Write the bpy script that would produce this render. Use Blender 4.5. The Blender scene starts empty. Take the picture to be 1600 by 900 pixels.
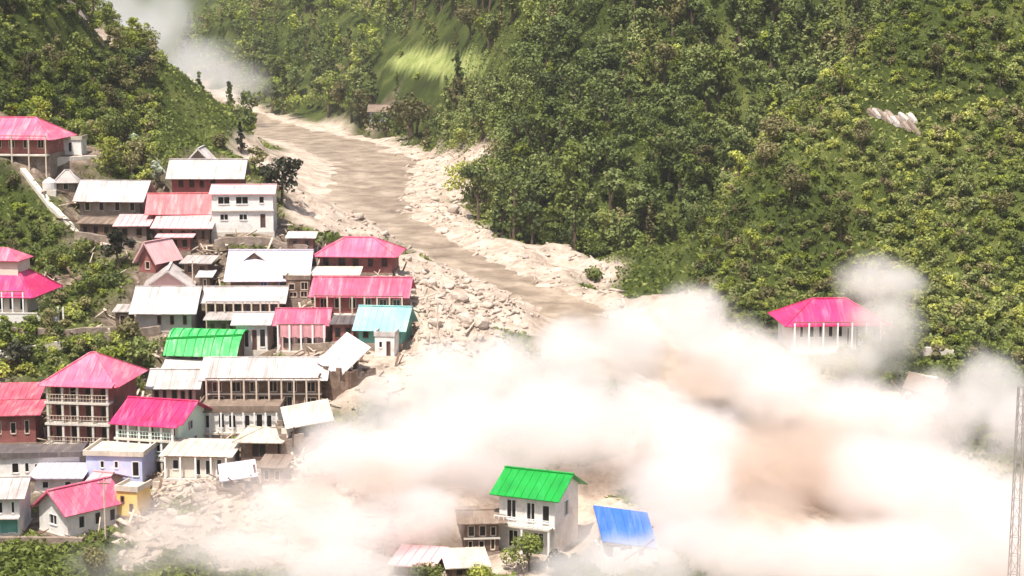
import bpy, bmesh, math, random
import numpy as np
from mathutils import Vector, Matrix

random.seed(7); RNG = np.random.default_rng(7)
R = math.radians
sc = bpy.context.scene
COL = sc.collection

# ------------------------------------------------------------------ camera, sky, sun, exposure
CAM_Z, PITCH, FOV = 60.0, 8.5, 30.0
cam_d = bpy.data.cameras.new("camera"); cam = bpy.data.objects.new("camera", cam_d); COL.objects.link(cam)
cam.location = (0, 0, CAM_Z); cam.rotation_euler = (R(90 - PITCH), 0, 0)
cam_d.sensor_width = 36; cam_d.lens = 18 / math.tan(R(FOV / 2)); cam_d.clip_start = 0.5; cam_d.clip_end = 20000
sc.camera = cam

SUN_EL, SUN_AZ = 66.0, 205.0          # azimuth clockwise from +Y (north); the sun stands behind the camera, a little to the left
world = bpy.data.worlds.new("World"); sc.world = world; world.use_nodes = True
wn = world.node_tree.nodes; bg = wn["Background"]
sky = wn.new("ShaderNodeTexSky"); sky.sky_type = 'NISHITA'; sky.sun_disc = False
sky.sun_elevation = R(SUN_EL); sky.sun_rotation = R(SUN_AZ); sky.dust_density = 4.0; sky.air_density = 1.2
world.node_tree.links.new(sky.outputs[0], bg.inputs[0]); bg.inputs[1].default_value = 0.10
sun_d = bpy.data.lights.new("sun", 'SUN'); sun_d.energy = 4.8; sun_d.angle = R(0.5); sun_d.color = (1, .95, .87)
sun = bpy.data.objects.new("sun", sun_d); COL.objects.link(sun)
sd = Vector((math.sin(R(SUN_AZ)) * math.cos(R(SUN_EL)), math.cos(R(SUN_AZ)) * math.cos(R(SUN_EL)), math.sin(R(SUN_EL))))
sun.rotation_euler = sd.to_track_quat('Z', 'Y').to_euler(); sun.location = (0, -50, 200)
vs = sc.view_settings
vs.view_transform = 'Standard'; vs.look = 'None'; vs.exposure = 0.6; vs.gamma = 1.0; vs.use_curve_mapping = False
cy = sc.cycles
cy.use_denoising = True; cy.max_bounces = 14; cy.diffuse_bounces = 2; cy.glossy_bounces = 2; cy.transparent_max_bounces = 12
cy.volume_bounces = 9; cy.volume_step_rate = 1.3; cy.volume_max_steps = 256; cy.use_adaptive_sampling = True; cy.adaptive_threshold = 0.03

# ------------------------------------------------------------------ helpers
F_PX = 800 / math.tan(R(FOV / 2))
CP, SP = math.cos(R(PITCH)), math.sin(R(PITCH))
def ray(u, v):                                   # direction with y = 1 for a view angle given on a 1600 x 900 survey grid
    x, y = (u - 800) / F_PX, (450 - v) / F_PX
    d = np.array([x, CP + y * SP, -SP + y * CP])
    return d / d[1]
def at(u, v, Y):
    d = ray(u, v); return np.array([d[0] * Y, Y, CAM_Z + d[2] * Y])
def project(x, y, z):
    dz = z - CAM_Z; f = y * CP - dz * SP; up = y * SP + dz * CP
    return 800 + F_PX * x / f, 450 - F_PX * up / f

def hash2(i, j, s=0):
    n = (i.astype(np.int64) * 374761393 + j.astype(np.int64) * 668265263 + s * 974711) & 0x7fffffff
    n = ((n ^ (n >> 13)) * 1274126177) & 0x7fffffff
    return ((n ^ (n >> 16)) & 0xffff) / 65535.0
def vnoise(x, y, s=0):
    xi, yi = np.floor(x), np.floor(y); fx, fy = x - xi, y - yi
    fx = fx * fx * (3 - 2 * fx); fy = fy * fy * (3 - 2 * fy)
    a, b = hash2(xi, yi, s), hash2(xi + 1, yi, s); c, d = hash2(xi, yi + 1, s), hash2(xi + 1, yi + 1, s)
    return (a * (1 - fx) + b * fx) * (1 - fy) + (c * (1 - fx) + d * fx) * fy - .5
def fbm(x, y, s=0, o=4):
    t = 0
    for k in range(o): t = t + vnoise(x * 2 ** k, y * 2 ** k, s + k) / 2 ** k
    return t

# ------------------------------------------------------------------ the lie of the land (survey points -> smooth height field)
RIVER = [(215,112,760,9),(270,132,620,10),(330,165,560,11),(430,202,490,12),(530,225,435,13),(588,262,390,12),(572,305,352,10),(610,348,320,8),
         (690,388,296,6.5),(780,428,276,6),(880,478,255,6),(1000,540,235,7),(1150,620,215,8),(1300,720,195,9),(1450,850,175,10),(1620,1050,150,11)]
SURVEY = [(-150,-160,300),(0,-80,318),(0,20,302),(0,110,290),(110,2,330),(170,58,333),(240,92,335),(150,170,300),(255,190,318),(60,190,284),
 (0,235,270),(0,330,262),(0,480,240),(0,600,220),(0,700,205),(0,850,181),(-300,300,270),(-300,700,205),(-300,0,310),
 (130,345,262),(200,350,261),(200,480,239),(200,600,220),(200,700,204),(200,860,178),(280,225,298),(350,250,285),(400,365,256),(470,305,285),
 (400,450,243),(400,520,232),(500,440,243),(620,410,262),(640,490,228),(400,650,211),(520,560,224),(690,520,225),(600,640,206),(480,740,192),(350,800,185),
 (900,860,178),(700,870,176),(1100,800,186),
 (700,300,360),(620,200,425),(740,250,375),(780,345,322),(900,405,290),(960,445,276),
 (800,320,335),(1000,420,282),(1090,440,266),(1000,200,325),(1000,0,362),(1000,-200,405),(850,150,365),(820,0,415),(820,-150,470),
 (300,60,680),(400,150,570),(500,158,520),(500,0,610),(700,90,470),(650,0,540),(600,-150,650),(700,170,430),
 (1108,408,258),(1160,290,267),(1230,180,279),(1330,70,291),(1400,0,299),(1550,-150,315),(1160,345,300),(1250,250,318),(1350,150,334),(1420,80,346),(1600,0,350),
 (1300,450,246),(1500,420,240),(1600,300,254),(1450,250,261),(1600,110,275),(1600,500,228),(1500,570,220),(1300,570,222),(1600,700,195),(1600,900,165),
 (1900,300,262),(1900,600,215),(1900,0,290),(1900,900,160)]
PTS = [at(u, v, Y) for u, v, Y in SURVEY] + [at(u, v, Y) for u, v, Y, w in RIVER]
PTS += [np.array(p, float) for p in [(0,-40,62),(0,0,55),(0,25,45),(0,60,29),(0,110,14),(-60,0,56),(60,0,56),(-60,60,30),(60,60,30),(-60,120,13),(60,120,13),(-40,155,8),(30,155,7.6),
 (-95,400,52),(-85,430,36),(-120,380,74),(-110,470,46),(-150,520,70),(-220,350,130),(-220,250,60),(-220,120,25),(-250,600,140),
 (-190,900,36),(-330,900,140),(-40,900,150),(150,700,190),(300,500,180),(260,330,120),(260,200,60),(230,100,25),(400,900,330),
 (-300,1400,60),(-700,1500,350),(100,1500,420),(-400,2200,150),(-1200,2500,500),(400,2500,600),(1200,2500,600),(900,900,330),(900,200,200),(-900,200,200),(-900,900,330),(900,-40,150),(-900,-40,150)]]
PTS = np.array(PTS)
def _k(r2): return 0.5 * r2 * np.log(r2 + 1e-9)
S = 200.0
_p = PTS[:, :2] / S; n = len(_p)
A = np.zeros((n + 3, n + 3)); A[:n, :n] = _k(((_p[:, None] - _p[None]) ** 2).sum(-1)) + np.eye(n) * 2e-5
A[:n, n] = 1; A[:n, n + 1:] = _p; A[n, :n] = 1; A[n + 1:, :n] = _p.T
_w = np.linalg.solve(A, np.concatenate([PTS[:, 2], [0, 0, 0]]))
def H0(x, y):
    x, y = np.asarray(x, float).ravel() / S, np.asarray(y, float).ravel() / S
    out = np.empty(len(x))
    for i in range(0, len(x), 20000):
        q = np.stack([x[i:i + 20000], y[i:i + 20000]], 1)
        out[i:i + 20000] = _k(((q[:, None] - _p[None]) ** 2).sum(-1)) @ _w[:n] + _w[n] + q @ _w[n + 1:]
    return out
# the flood channel, resampled
_rp = np.array([np.append(at(u, v, Y), w) for u, v, Y, w in RIVER])
def _catmull(P, m=14):
    o = []
    for i in range(len(P) - 1):
        a, b, c, d = P[max(i - 1, 0)], P[i], P[i + 1], P[min(i + 2, len(P) - 1)]
        for t in np.linspace(0, 1, m, endpoint=False):
            o.append(.5 * (2 * b + (c - a) * t + (2 * a - 5 * b + 4 * c - d) * t * t + (3 * b - a - 3 * c + d) * t ** 3))
    o.append(P[-1]); return np.array(o)
RV = _catmull(_rp)
RV[:, 2] = np.minimum.accumulate(RV[:, 2])
def river_dist(x, y):
    x, y = np.asarray(x, float).ravel(), np.asarray(y, float).ravel()
    d = np.full(len(x), 1e9); z = np.zeros(len(x)); w = np.ones(len(x))
    a, b = RV[:-1], RV[1:]
    for i in range(len(a)):
        e = b[i, :2] - a[i, :2]; t = np.clip(((x - a[i, 0]) * e[0] + (y - a[i, 1]) * e[1]) / (e @ e + 1e-9), 0, 1)
        dd = np.hypot(x - a[i, 0] - t * e[0], y - a[i, 1] - t * e[1])
        m = dd < d
        d[m] = dd[m]; z[m] = (a[i, 2] + t * (b[i, 2] - a[i, 2]))[m]; w[m] = (a[i, 3] + t * (b[i, 3] - a[i, 3]))[m]
    return d, z, w
def sstep(a, b, t): t = np.clip((t - a) / (b - a), 0, 1); return t * t * (3 - 2 * t)
def H1(x, y):
    x, y = np.asarray(x, float).ravel(), np.asarray(y, float).ravel()
    z = H0(x, y); d, rz, w = river_dist(x, y)
    k = 1 - sstep(1.0, 2.3, d / w)
    bed = rz - .7 + .9 * np.clip(d / w, 0, 2) ** 2 + .5 * fbm(x / 5, y / 5, 3)
    return z * (1 - k) + bed * k
def hit(u, v, y0=120, y1=1200):
    d = ray(u, v); Y = np.arange(y0, y1, .5)
    z = CAM_Z + d[2] * Y; m = H1(d[0] * Y, Y) > z
    return Y[np.argmax(m)] if m.any() else None

# ------------------------------------------------------------------ materials
MATS = {}
def mat(name, col, rough=.8, var=.18, scale=.6, dirt=None, dirt_amt=.35, dirt_scale=.35, bump=0., spec=.25, obj_var=.0, metal=0., fine=6.):
    m = bpy.data.materials.new(name); m.use_nodes = True; MATS[name] = m
    nt = m.node_tree; N = nt.nodes; L = nt.links; b = N["Principled BSDF"]
    b.inputs["Roughness"].default_value = rough; b.inputs["Specular IOR Level"].default_value = spec; b.inputs["Metallic"].default_value = metal
    geo = N.new("ShaderNodeNewGeometry")
    n1 = N.new("ShaderNodeTexNoise"); n1.inputs["Scale"].default_value = scale; n1.inputs["Detail"].default_value = 6; n1.inputs["Roughness"].default_value = .65
    L.new(geo.outputs["Position"], n1.inputs["Vector"])
    hsv = N.new("ShaderNodeHueSaturation"); hsv.inputs["Color"].default_value = (*col, 1)
    mr = N.new("ShaderNodeMapRange"); mr.inputs[1].default_value = .3; mr.inputs[2].default_value = .7; mr.inputs[3].default_value = 1 - var; mr.inputs[4].default_value = 1 + var
    L.new(n1.outputs[0], mr.inputs[0])
    if obj_var:
        oi = N.new("ShaderNodeObjectInfo"); m2 = N.new("ShaderNodeMapRange"); m2.inputs[3].default_value = 1 - obj_var; m2.inputs[4].default_value = 1 + obj_var
        L.new(oi.outputs["Random"], m2.inputs[0]); mu = N.new("ShaderNodeMath"); mu.operation = 'MULTIPLY'
        L.new(mr.outputs[0], mu.inputs[0]); L.new(m2.outputs[0], mu.inputs[1]); L.new(mu.outputs[0], hsv.inputs["Value"])
    else: L.new(mr.outputs[0], hsv.inputs["Value"])
    out = hsv.outputs[0]
    if dirt is not None:
        n2 = N.new("ShaderNodeTexNoise"); n2.inputs["Scale"].default_value = dirt_scale; n2.inputs["Detail"].default_value = 8; n2.inputs["Roughness"].default_value = .75
        if name.startswith('roof'):
            mp = N.new("ShaderNodeMapping"); mp.inputs["Scale"].default_value = (4.5, .5, .5); L.new(geo.outputs["Position"], mp.inputs[0]); L.new(mp.outputs[0], n2.inputs["Vector"])
        else: L.new(geo.outputs["Position"], n2.inputs["Vector"])
        cr = N.new("ShaderNodeMapRange"); cr.inputs[1].default_value = .5; cr.inputs[2].default_value = .72; cr.inputs[3].default_value = 0; cr.inputs[4].default_value = dirt_amt
        L.new(n2.outputs[0], cr.inputs[0])
        mx = N.new("ShaderNodeMix"); mx.data_type = 'RGBA'; mx.inputs[7].default_value = (*dirt, 1)
        L.new(cr.outputs[0], mx.inputs[0]); L.new(out, mx.inputs[6]); out = mx.outputs[2]
    L.new(out, b.inputs["Base Color"])
    if bump:
        bp = N.new("ShaderNodeBump"); bp.inputs["Strength"].default_value = bump; bp.inputs["Distance"].default_value = .15
        n3 = N.new("ShaderNodeTexNoise"); n3.inputs["Scale"].default_value = fine; n3.inputs["Detail"].default_value = 5
        L.new(geo.outputs["Position"], n3.inputs["Vector"]); L.new(n3.outputs[0], bp.inputs["Height"]); L.new(bp.outputs[0], b.inputs["Normal"])
    return m
RUST = (.22, .12, .07); DUSTC = (.62, .5, .42)
mat('roof_pink', (.58, .105, .185), .55, .28, .4, (.68, .36, .38), .9, .3, .12, obj_var=.16)
mat('roof_magenta', (.56, .03, .13), .55, .28, .4, (.60, .22, .30), .8, .3, .12, obj_var=.1)
mat('roof_palepink', (.62, .36, .37), .65, .2, .4, (.46, .33, .29), .8, .3, .12, obj_var=.12)
mat('roof_red', (.52, .09, .135), .6, .25, .4, (.66, .32, .31), .85, .35, .12, obj_var=.1)
mat('roof_orange', (.60, .15, .16), .6, .3, .6, (.70, .42, .40), .9, .4, .12)
mat('roof_white', (.53, .475, .455), .6, .24, .4, (.25, .18, .15), .85, .4, .12, obj_var=.18)
mat('roof_grey', (.36, .32, .30), .65, .2, .4, (.2, .15, .12), .8, .35, .12, obj_var=.1)
mat('roof_lilac', (.54, .49, .57), .6, .16, .4, (.42, .33, .31), .8, .35, .12)
mat('roof_cream', (.54, .47, .39), .65, .2, .4, (.28, .21, .16), .8, .35, .12, obj_var=.15)
mat('roof_green', (.008, .27, .035), .45, .2, .5, (.03, .36, .09), .7, .4, .1)
mat('roof_greenbright', (.045, .42, .10), .55, .3, .6, (.42, .60, .38), .95, .5, .15)
mat('roof_teal', (.25, .50, .50), .5, .2, .4, (.42, .58, .36), .9, .25, .1)
mat('roof_blue', (.045, .14, .50), .5, .2, .4, (.18, .26, .52), .8, .3, .1)
mat('roof_brown', (.20, .145, .11), .8, .28, .6, (.36, .28, .22), .7, .4, .2)
mat('roof_dark', (.11, .09, .09), .8, .25, .6, (.3, .25, .2), .7, .4, .2)
mat('wall_white', (.74, .70, .66), .85, .12, .7, (.40, .31, .25), .75, .55, .2)
mat('wall_cream', (.72, .64, .54), .85, .1, .7, (.46, .36, .28), .55, .4, .15)
mat('wall_brown', (.155, .10, .072), .9, .3, .8, (.42, .32, .25), .6, .6, .4)
mat('wall_redbrown', (.27, .095, .085), .9, .25, .8, (.5, .28, .25), .6, .5, .3)
mat('wall_stone', (.25, .19, .15), .95, .3, 1.2, (.55, .46, .38), .6, .7, .6)
mat('wall_grey', (.46, .40, .37), .9, .2, .8, (.6, .5, .44), .5, .5, .3)
mat('wall_pinkish', (.66, .42, .40), .9, .15, .8, (.5, .33, .3), .5, .5, .2)
mat('wall_lilac', (.52, .54, .78), .85, .1, .8, (.75, .72, .76), .5, .4, .1)
mat('wall_mint', (.66, .78, .66), .85, .1, .8, (.5, .6, .48), .5, .4, .1)
mat('wall_yellow', (.76, .50, .16), .85, .12, .8, (.7, .42, .26), .5, .4, .1)
mat('wall_teal', (.12, .34, .28), .8, .15, .8, (.3, .4, .32), .5, .4, .1)
mat('concrete', (.60, .54, .47), .9, .12, .9, (.38, .3, .24), .5, .5, .2)
mat('timber', (.16, .10, .07), .85, .3, 1.5, (.34, .26, .2), .5, .8, .2)
mat('timber_pale', (.56, .45, .36), .85, .2, 1.5, (.34, .26, .2), .5, .8, .2)
mat('frame_white', (.78, .75, .72), .6, .05)
mat('frame_lilac', (.32, .20, .52), .6, .05)
mat('frame_brown', (.17, .09, .06), .6, .1)
mat('pane', (.018, .014, .014), .25, .1, spec=.4)
mat('door', (.10, .06, .05), .6, .2)
mat('door_green', (.05, .28, .12), .6, .2)
mat('curtain_pink', (.62, .30, .32), .9, .15)
mat('boulder', (.46, .38, .32), .95, .22, .8, (.62, .52, .44), .6, .6, .5)
mat('rubble', (.40, .32, .26), .95, .35, 1.0, (.66, .55, .47), .7, .5, .3)
mat('bark', (.12, .085, .06), .95, .3, 2., bump=.3)
mat('metal_pole', (.50, .44, .42), .5, .1, metal=.3)
mat('plastic_grey', (.62, .58, .56), .5, .08)

def leaf_mat(name, c1, c2, c3):
    m = bpy.data.materials.new(name); m.use_nodes = True; MATS[name] = m
    nt = m.node_tree; N = nt.nodes; L = nt.links; b = N["Principled BSDF"]; out = N["Material Output"]
    geo = N.new("ShaderNodeNewGeometry"); oi = N.new("ShaderNodeObjectInfo")
    ns = N.new("ShaderNodeTexNoise"); ns.inputs["Scale"].default_value = .11; ns.inputs["Detail"].default_value = 3
    L.new(geo.outputs["Position"], ns.inputs["Vector"])
    a = N.new("ShaderNodeMath"); a.operation = 'MULTIPLY_ADD'; a.inputs[1].default_value = .32
    L.new(geo.outputs["Random Per Island"], a.inputs[0])
    a2 = N.new("ShaderNodeMapRange"); a2.inputs[1].default_value = .3; a2.inputs[2].default_value = .7; a2.inputs[3].default_value = 0; a2.inputs[4].default_value = .6
    nl = N.new("ShaderNodeTexNoise"); nl.inputs["Scale"].default_value = .03; nl.inputs["Detail"].default_value = 2
    L.new(geo.outputs["Position"], nl.inputs["Vector"])
    av = N.new("ShaderNodeMath"); av.operation = 'MULTIPLY_ADD'; av.inputs[1].default_value = .5; av.inputs[2].default_value = .0
    L.new(ns.outputs[0], av.inputs[0]); av2 = N.new("ShaderNodeMath"); av2.operation = 'MULTIPLY_ADD'; av2.inputs[1].default_value = .5
    L.new(nl.outputs[0], av2.inputs[0]); L.new(av.outputs[0], av2.inputs[2])
    a2.inputs[1].default_value = .36; a2.inputs[2].default_value = .62
    L.new(av2.outputs[0], a2.inputs[0]); L.new(a2.outputs[0], a.inputs[2])
    r = N.new("ShaderNodeValToRGB"); e = r.color_ramp.elements
    e[0].position = .1; e[0].color = (*c1, 1); e[1].position = .95; e[1].color = (*c3, 1); k = e.new(.5); k.color = (*c2, 1)
    L.new(a.outputs[0], r.inputs[0])
    hv = N.new("ShaderNodeHueSaturation"); mm = N.new("ShaderNodeMapRange"); mm.inputs[3].default_value = .7; mm.inputs[4].default_value = 1.3
    L.new(oi.outputs["Random"], mm.inputs[0]); L.new(mm.outputs[0], hv.inputs["Value"]); L.new(r.outputs[0], hv.inputs["Color"])
    L.new(hv.outputs[0], b.inputs["Base Color"]); b.inputs["Roughness"].default_value = .6; b.inputs["Specular IOR Level"].default_value = .2
    tr = N.new("ShaderNodeBsdfTranslucent"); L.new(hv.outputs[0], tr.inputs[0])
    mx = N.new("ShaderNodeMixShader"); mx.inputs[0].default_value = .22
    L.new(b.outputs[0], mx.inputs[1]); L.new(tr.outputs[0], mx.inputs[2]); L.new(mx.outputs[0], out.inputs[0])
    return m
leaf_mat('leaf_dark', (.040, .056, .016), (.118, .148, .040), (.30, .31, .115))
leaf_mat('leaf_mid', (.048, .066, .012), (.14, .17, .034), (.35, .36, .11))
leaf_mat('leaf_bright', (.065, .09, .008), (.21, .245, .03), (.50, .49, .13))
leaf_mat('leaf_olive', (.05, .046, .016), (.16, .145, .055), (.36, .31, .15))
leaf_mat('leaf_pale', (.10, .14, .07), (.34, .40, .26), (.62, .66, .50))
leaf_mat('leaf_blackish', (.012, .014, .008), (.03, .033, .018), (.09, .085, .05))

# ------------------------------------------------------------------ mesh builder
class MB:
    def __init__(s): s.v = []; s.f = []
    def add(s, vs_, fs): o = len(s.v); s.v += [tuple(v) for v in vs_]; s.f += [tuple(i + o for i in f) for f in fs]; return s
    def box(s, x0, x1, y0, y1, z0, z1):
        return s.add([(x0,y0,z0),(x1,y0,z0),(x1,y1,z0),(x0,y1,z0),(x0,y0,z1),(x1,y0,z1),(x1,y1,z1),(x0,y1,z1)],
                     [(0,3,2,1),(4,5,6,7),(0,1,5,4),(1,2,6,5),(2,3,7,6),(3,0,4,7)])
    def bar(s, a, b, w, h=None):
        a, b = Vector(a), Vector(b); h = h or w; d = (b - a).normalized()
        r = d.cross(Vector((0, 0, 1)))
        if r.length < 1e-3: r = Vector((1, 0, 0))
        r.normalize(); t = r.cross(d); r *= w / 2; t *= h / 2
        return s.add([a-r-t, a+r-t, a+r+t, a-r+t, b-r-t, b+r-t, b+r+t, b-r+t], [(0,1,2,3),(7,6,5,4),(0,4,5,1),(1,5,6,2),(2,6,7,3),(3,7,4,0)])
    def slab(s, quad, t):                         # a plate: quad (counter-clockwise from outside) thickened inwards
        q = [Vector(p) for p in quad]; nrm = (q[1] - q[0]).cross(q[-1] - q[0]).normalized() * t
        k = len(q); b = [p - nrm for p in q]
        return s.add(q + b, [tuple(range(k)), tuple(range(2 * k - 1, k - 1, -1))] + [(i, i + k, (i + 1) % k + k, (i + 1) % k) for i in range(k)])
    def tube(s, pts, rad, k=7):
        o = len(s.v); P = [Vector(p) for p in pts]
        for i, p in enumerate(P):
            d = (P[min(i + 1, len(P) - 1)] - P[max(i - 1, 0)]).normalized(); r = d.cross(Vector((.3, 1, .1))).normalized(); t = d.cross(r)
            for j in range(k): s.v.append(tuple(p + (r * math.cos(6.2832 * j / k) + t * math.sin(6.2832 * j / k)) * rad[i]))
        for i in range(len(P) - 1):
            for j in range(k): s.f.append((o + i * k + j, o + i * k + (j + 1) % k, o + (i + 1) * k + (j + 1) % k, o + (i + 1) * k + j))
        s.f.append(tuple(o + j for j in range(k - 1, -1, -1))); s.f.append(tuple(o + (len(P) - 1) * k + j for j in range(k)))
        return s
    def mesh(s, name):
        me = bpy.data.meshes.new(name); me.from_pydata(s.v, [], s.f); me.update(); return me
    def build(s, name, m, parent=None, loc=None, rz=None, smooth=False):
        me = s.mesh(name); me.materials.append(MATS[m] if isinstance(m, str) else m)
        if smooth: me.shade_smooth()
        return link(name, me, parent, loc, rz)
def link(name, me, parent=None, loc=None, rz=None):
    o = bpy.data.objects.new(name, me); COL.objects.link(o)
    if parent: o.parent = parent
    if loc is not None: o.location = loc
    if rz is not None: o.rotation_euler = (0, 0, rz)
    return o
def tag(o, label=None, cat=None, group=None, kind=None):
    if label: o['label'] = label
    if cat: o['category'] = cat
    if group: o['group'] = group
    if kind: o['kind'] = kind
    return o
def empty(name, loc, rz=0):
    o = bpy.data.objects.new(name, None); COL.objects.link(o); o.location = loc; o.rotation_euler = (0, 0, rz); return o
def np_mesh(name, verts, faces, material=None):   # faces: (n, 3 or 4) int array
    me = bpy.data.meshes.new(name); k = faces.shape[1]
    me.vertices.add(len(verts)); me.vertices.foreach_set('co', np.ascontiguousarray(verts, dtype=np.float32).ravel())
    me.loops.add(faces.size); me.loops.foreach_set('vertex_index', np.ascontiguousarray(faces, dtype=np.int32).ravel())
    me.polygons.add(len(faces)); me.polygons.foreach_set('loop_start', np.arange(0, faces.size, k, dtype=np.int32))
    me.update(calc_edges=True); me.validate()
    if material: me.materials.append(MATS[material] if isinstance(material, str) else material)
    return me

# ------------------------------------------------------------------ the list of houses (view extents of roof, ridge, eave, base; metres for depth)
def row(n_, z0, z1, fill=.5, a=0., b=1.):
    w_ = (b - a) / n_; return [(a + (i + .5 - fill / 2) * w_, a + (i + .5 + fill / 2) * w_, z0, z1) for i in range(n_)]
HOUSES = []
def H(name, label, u0, u1, vr, ve, vb, d=6.5, roof='gx', rm='roof_white', wm='wall_brown', rot=0, over=.5, wins=(), doors=(), swins=(), fm='frame_white', cat='house', **kw):
    HOUSES.append(dict(name=name, label=label, u0=u0, u1=u1, vr=vr, ve=ve, vb=vb, d=d, roof=roof, rm=rm, wm=wm, rot=rot, over=over, wins=list(wins), doors=list(doors), swins=list(swins), fm=fm, cat=cat, **kw))
H('hillside_house', 'long pale pink hip-roofed house at the top left edge under the green hill', -75, 94, 185, 214, 240, 8, 'hip', 'roof_pink', 'wall_redbrown', -6, .8, row(6, .3, .8, .45), post=6)
H('annex', 'small white flat-roofed annex beside the topmost pink-roofed house', 90, 129, 214, 219, 241, 3.5, 'flat', 'roof_cream', 'wall_white', 0, .15, [(.42, .6, .15, .85)], [(.1, .1, 0, 0)], cat='annex')
H('hut', 'little grey hip-roofed hut above the long white roof at upper left', 82, 127, 267, 283, 300, 3.6, 'hip', 'roof_grey', 'wall_stone', 8, .35, [(.3, .6, .2, .8)], cat='hut')
H('stone_house', 'stone house with slanting white tin roof left of the red-orange roof', 112, 232, 283, 311, 338, 6, 'gx', 'roof_white', 'wall_stone', -6, .5, row(4, .3, .8, .35), sheets=1)
H('store', 'narrow white box-like store between white tin roof and red-orange roof', 211, 229, 287, 291, 314, 2.2, 'flat', 'roof_white', 'wall_white', 0, .08, [(.35, .65, .45, .75)], cat='store')
H('gable_hut', 'small white gabled hut at the very top of the village', 288, 334, 234, 251, 264, 4.5, 'gy', 'roof_white', 'wall_stone', 0, .35, [(.4, .6, .1, .6)], cat='hut')
H('village_house', 'white-roofed house with red-brown wall just below the topmost small hut', 260, 384, 250, 276, 303, 6, 'gx', 'roof_white', 'wall_redbrown', 0, .5, row(4, .35, .8, .5, .05, .7))
H('two_storey_house', 'white two-storey house with dark square windows beside the river bank', 326, 433, 288, 303, 362, 7, 'gx', 'roof_palepink', 'wall_white', 3, .35,
  [(.10, .30, .72, .93), (.39, .60, .72, .93), (.77, .86, .74, .93), (.13, .27, .30, .47), (.44, .58, .30, .47)], [(.79, .87, .10, .46)], ledge=.56)
H('tarp_house', 'house under a creased red-orange roof left of the white two-storey house', 226, 336, 303, 331, 354, 6, 'gx', 'roof_orange', 'wall_redbrown', 4, .5, row(3, .3, .8, .4))
H('shed', 'pale pink shed roof directly under the red-orange roof', 236, 334, 334, 356, 381, 4.5, 'shed', 'roof_palepink', 'wall_brown', 0, .35, row(5, .25, .8, .4), cat='shed')
H('shed', 'smaller dusty pink shed roof just left of the pink shed under the orange roof', 177, 236, 335, 353, 376, 4, 'shed', 'roof_palepink', 'wall_stone', 0, .3, row(2, .3, .8, .4), cat='shed')
H('lean_to', 'low pinkish-grey lean-to with dark windows below the pale pink shed', 243, 304, 361, 371, 392, 3.2, 'shed', 'roof_palepink', 'wall_redbrown', 0, .3, row(3, .25, .8, .55), cat='shed')
H('gable_hut', 'small pink gabled hut beside the dark round tree', 208, 254, 380, 402, 426, 4.5, 'gy', 'roof_palepink', 'wall_redbrown', -28, .35, [(.35, .65, .2, .7)], cat='hut')
H('gable_house', 'pale gabled house with dark triangular front facing out, beside the pink hut', 222, 304, 424, 446, 470, 6.5, 'gy', 'roof_white', 'wall_pinkish', 6, .5, [(.2, .4, .3, .8), (.6, .8, .3, .8)])
H('plank_house', 'house with wide white roof and grey plank wall above the bright green roof', 203, 310, 447, 486, 519, 8, 'gx', 'roof_white', 'wall_grey', 0, .5, row(3, .35, .75, .3, .3, 1), sheets=1)
H('shed', 'narrow grey tin strip roof behind the pale gabled house', 280, 334, 401, 412, 433, 4, 'shed', 'roof_grey', 'wall_brown', -3, .3, row(2, .3, .8, .5), cat='shed')
H('outhouse', 'tiny white-roofed outhouse between the gabled house and the lilac roof', 306, 334, 423, 433, 452, 2.6, 'shed', 'roof_white', 'wall_brown', 0, .2, [(.35, .7, .1, .8)], cat='shed')
H('village_house', 'big lilac-white roofed house with a small gable dormer and purple window', 350, 486, 390, 435, 462, 9, 'gx', 'roof_lilac', 'wall_brown', 0, .5, [(.40, .50, .25, .85), (.66, .9, .1, .8)], fm='frame_lilac', dormer=1)
H('long_house', 'long low house with pinkish-white roof and dark front below the lilac roof', 313, 449, 448, 471, 496, 6, 'gx', 'roof_white', 'wall_brown', 0, .5, row(6, .25, .8, .5), post=9)
H('village_house', 'pink hip-roofed house nearest the river bend', 486, 626, 371, 398, 426, 7, 'hip', 'roof_pink', 'wall_redbrown', -4, .6, row(5, .3, .8, .45))
H('shed', 'long narrow cream shed roof between the two big pink roofs', 441, 564, 419, 430, 452, 4, 'shed', 'roof_cream', 'wall_brown', 0, .3, row(5, .25, .8, .5), cat='shed')
H('village_house', 'house with wide deep-pink roof just above the teal roof', 480, 644, 433, 462, 489, 7, 'gx', 'roof_pink', 'wall_redbrown', -3, .5, row(6, .25, .8, .45), post=8)
H('village_house', 'white-roofed row house joined to the left end of a pink roof', 361, 426, 487, 506, 547, 6, 'gx', 'roof_white', 'wall_white', 0, .3, [(.12, .42, .1, .75), (.75, .95, .1, .8)], [(.52, .66, 0, .75)])
H('village_house', 'pink-roofed house with washing-hung veranda above the long white roof', 426, 517, 481, 506, 547, 6, 'gx', 'roof_pink', 'wall_pinkish', 0, .3, [(.12, .3, .1, .5), (.62, .78, .1, .5)], [(.42, .54, 0, .55)], post=5)
H('village_house', 'house with pale teal roof and green gable edge at the flood edge', 546, 642, 478, 513, 536, 6.5, 'gx', 'roof_teal', 'wall_teal', -8, .4, row(3, .3, .8, .4))
H('outhouse', 'small white flat-roofed outhouse below the teal roof', 582, 620, 519, 525, 556, 3, 'flat', 'roof_white', 'wall_white', -8, .1, [(.2, .4, .4, .75)], [(.6, .8, 0, .75)], cat='shed')
H('arched_house', 'house with bright green arched sheet roof in the middle of the village', 250, 380, 513, 552, 578, 7, 'arch', 'roof_greenbright', 'wall_brown', -8, .4, row(4, .2, .8, .5))
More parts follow.
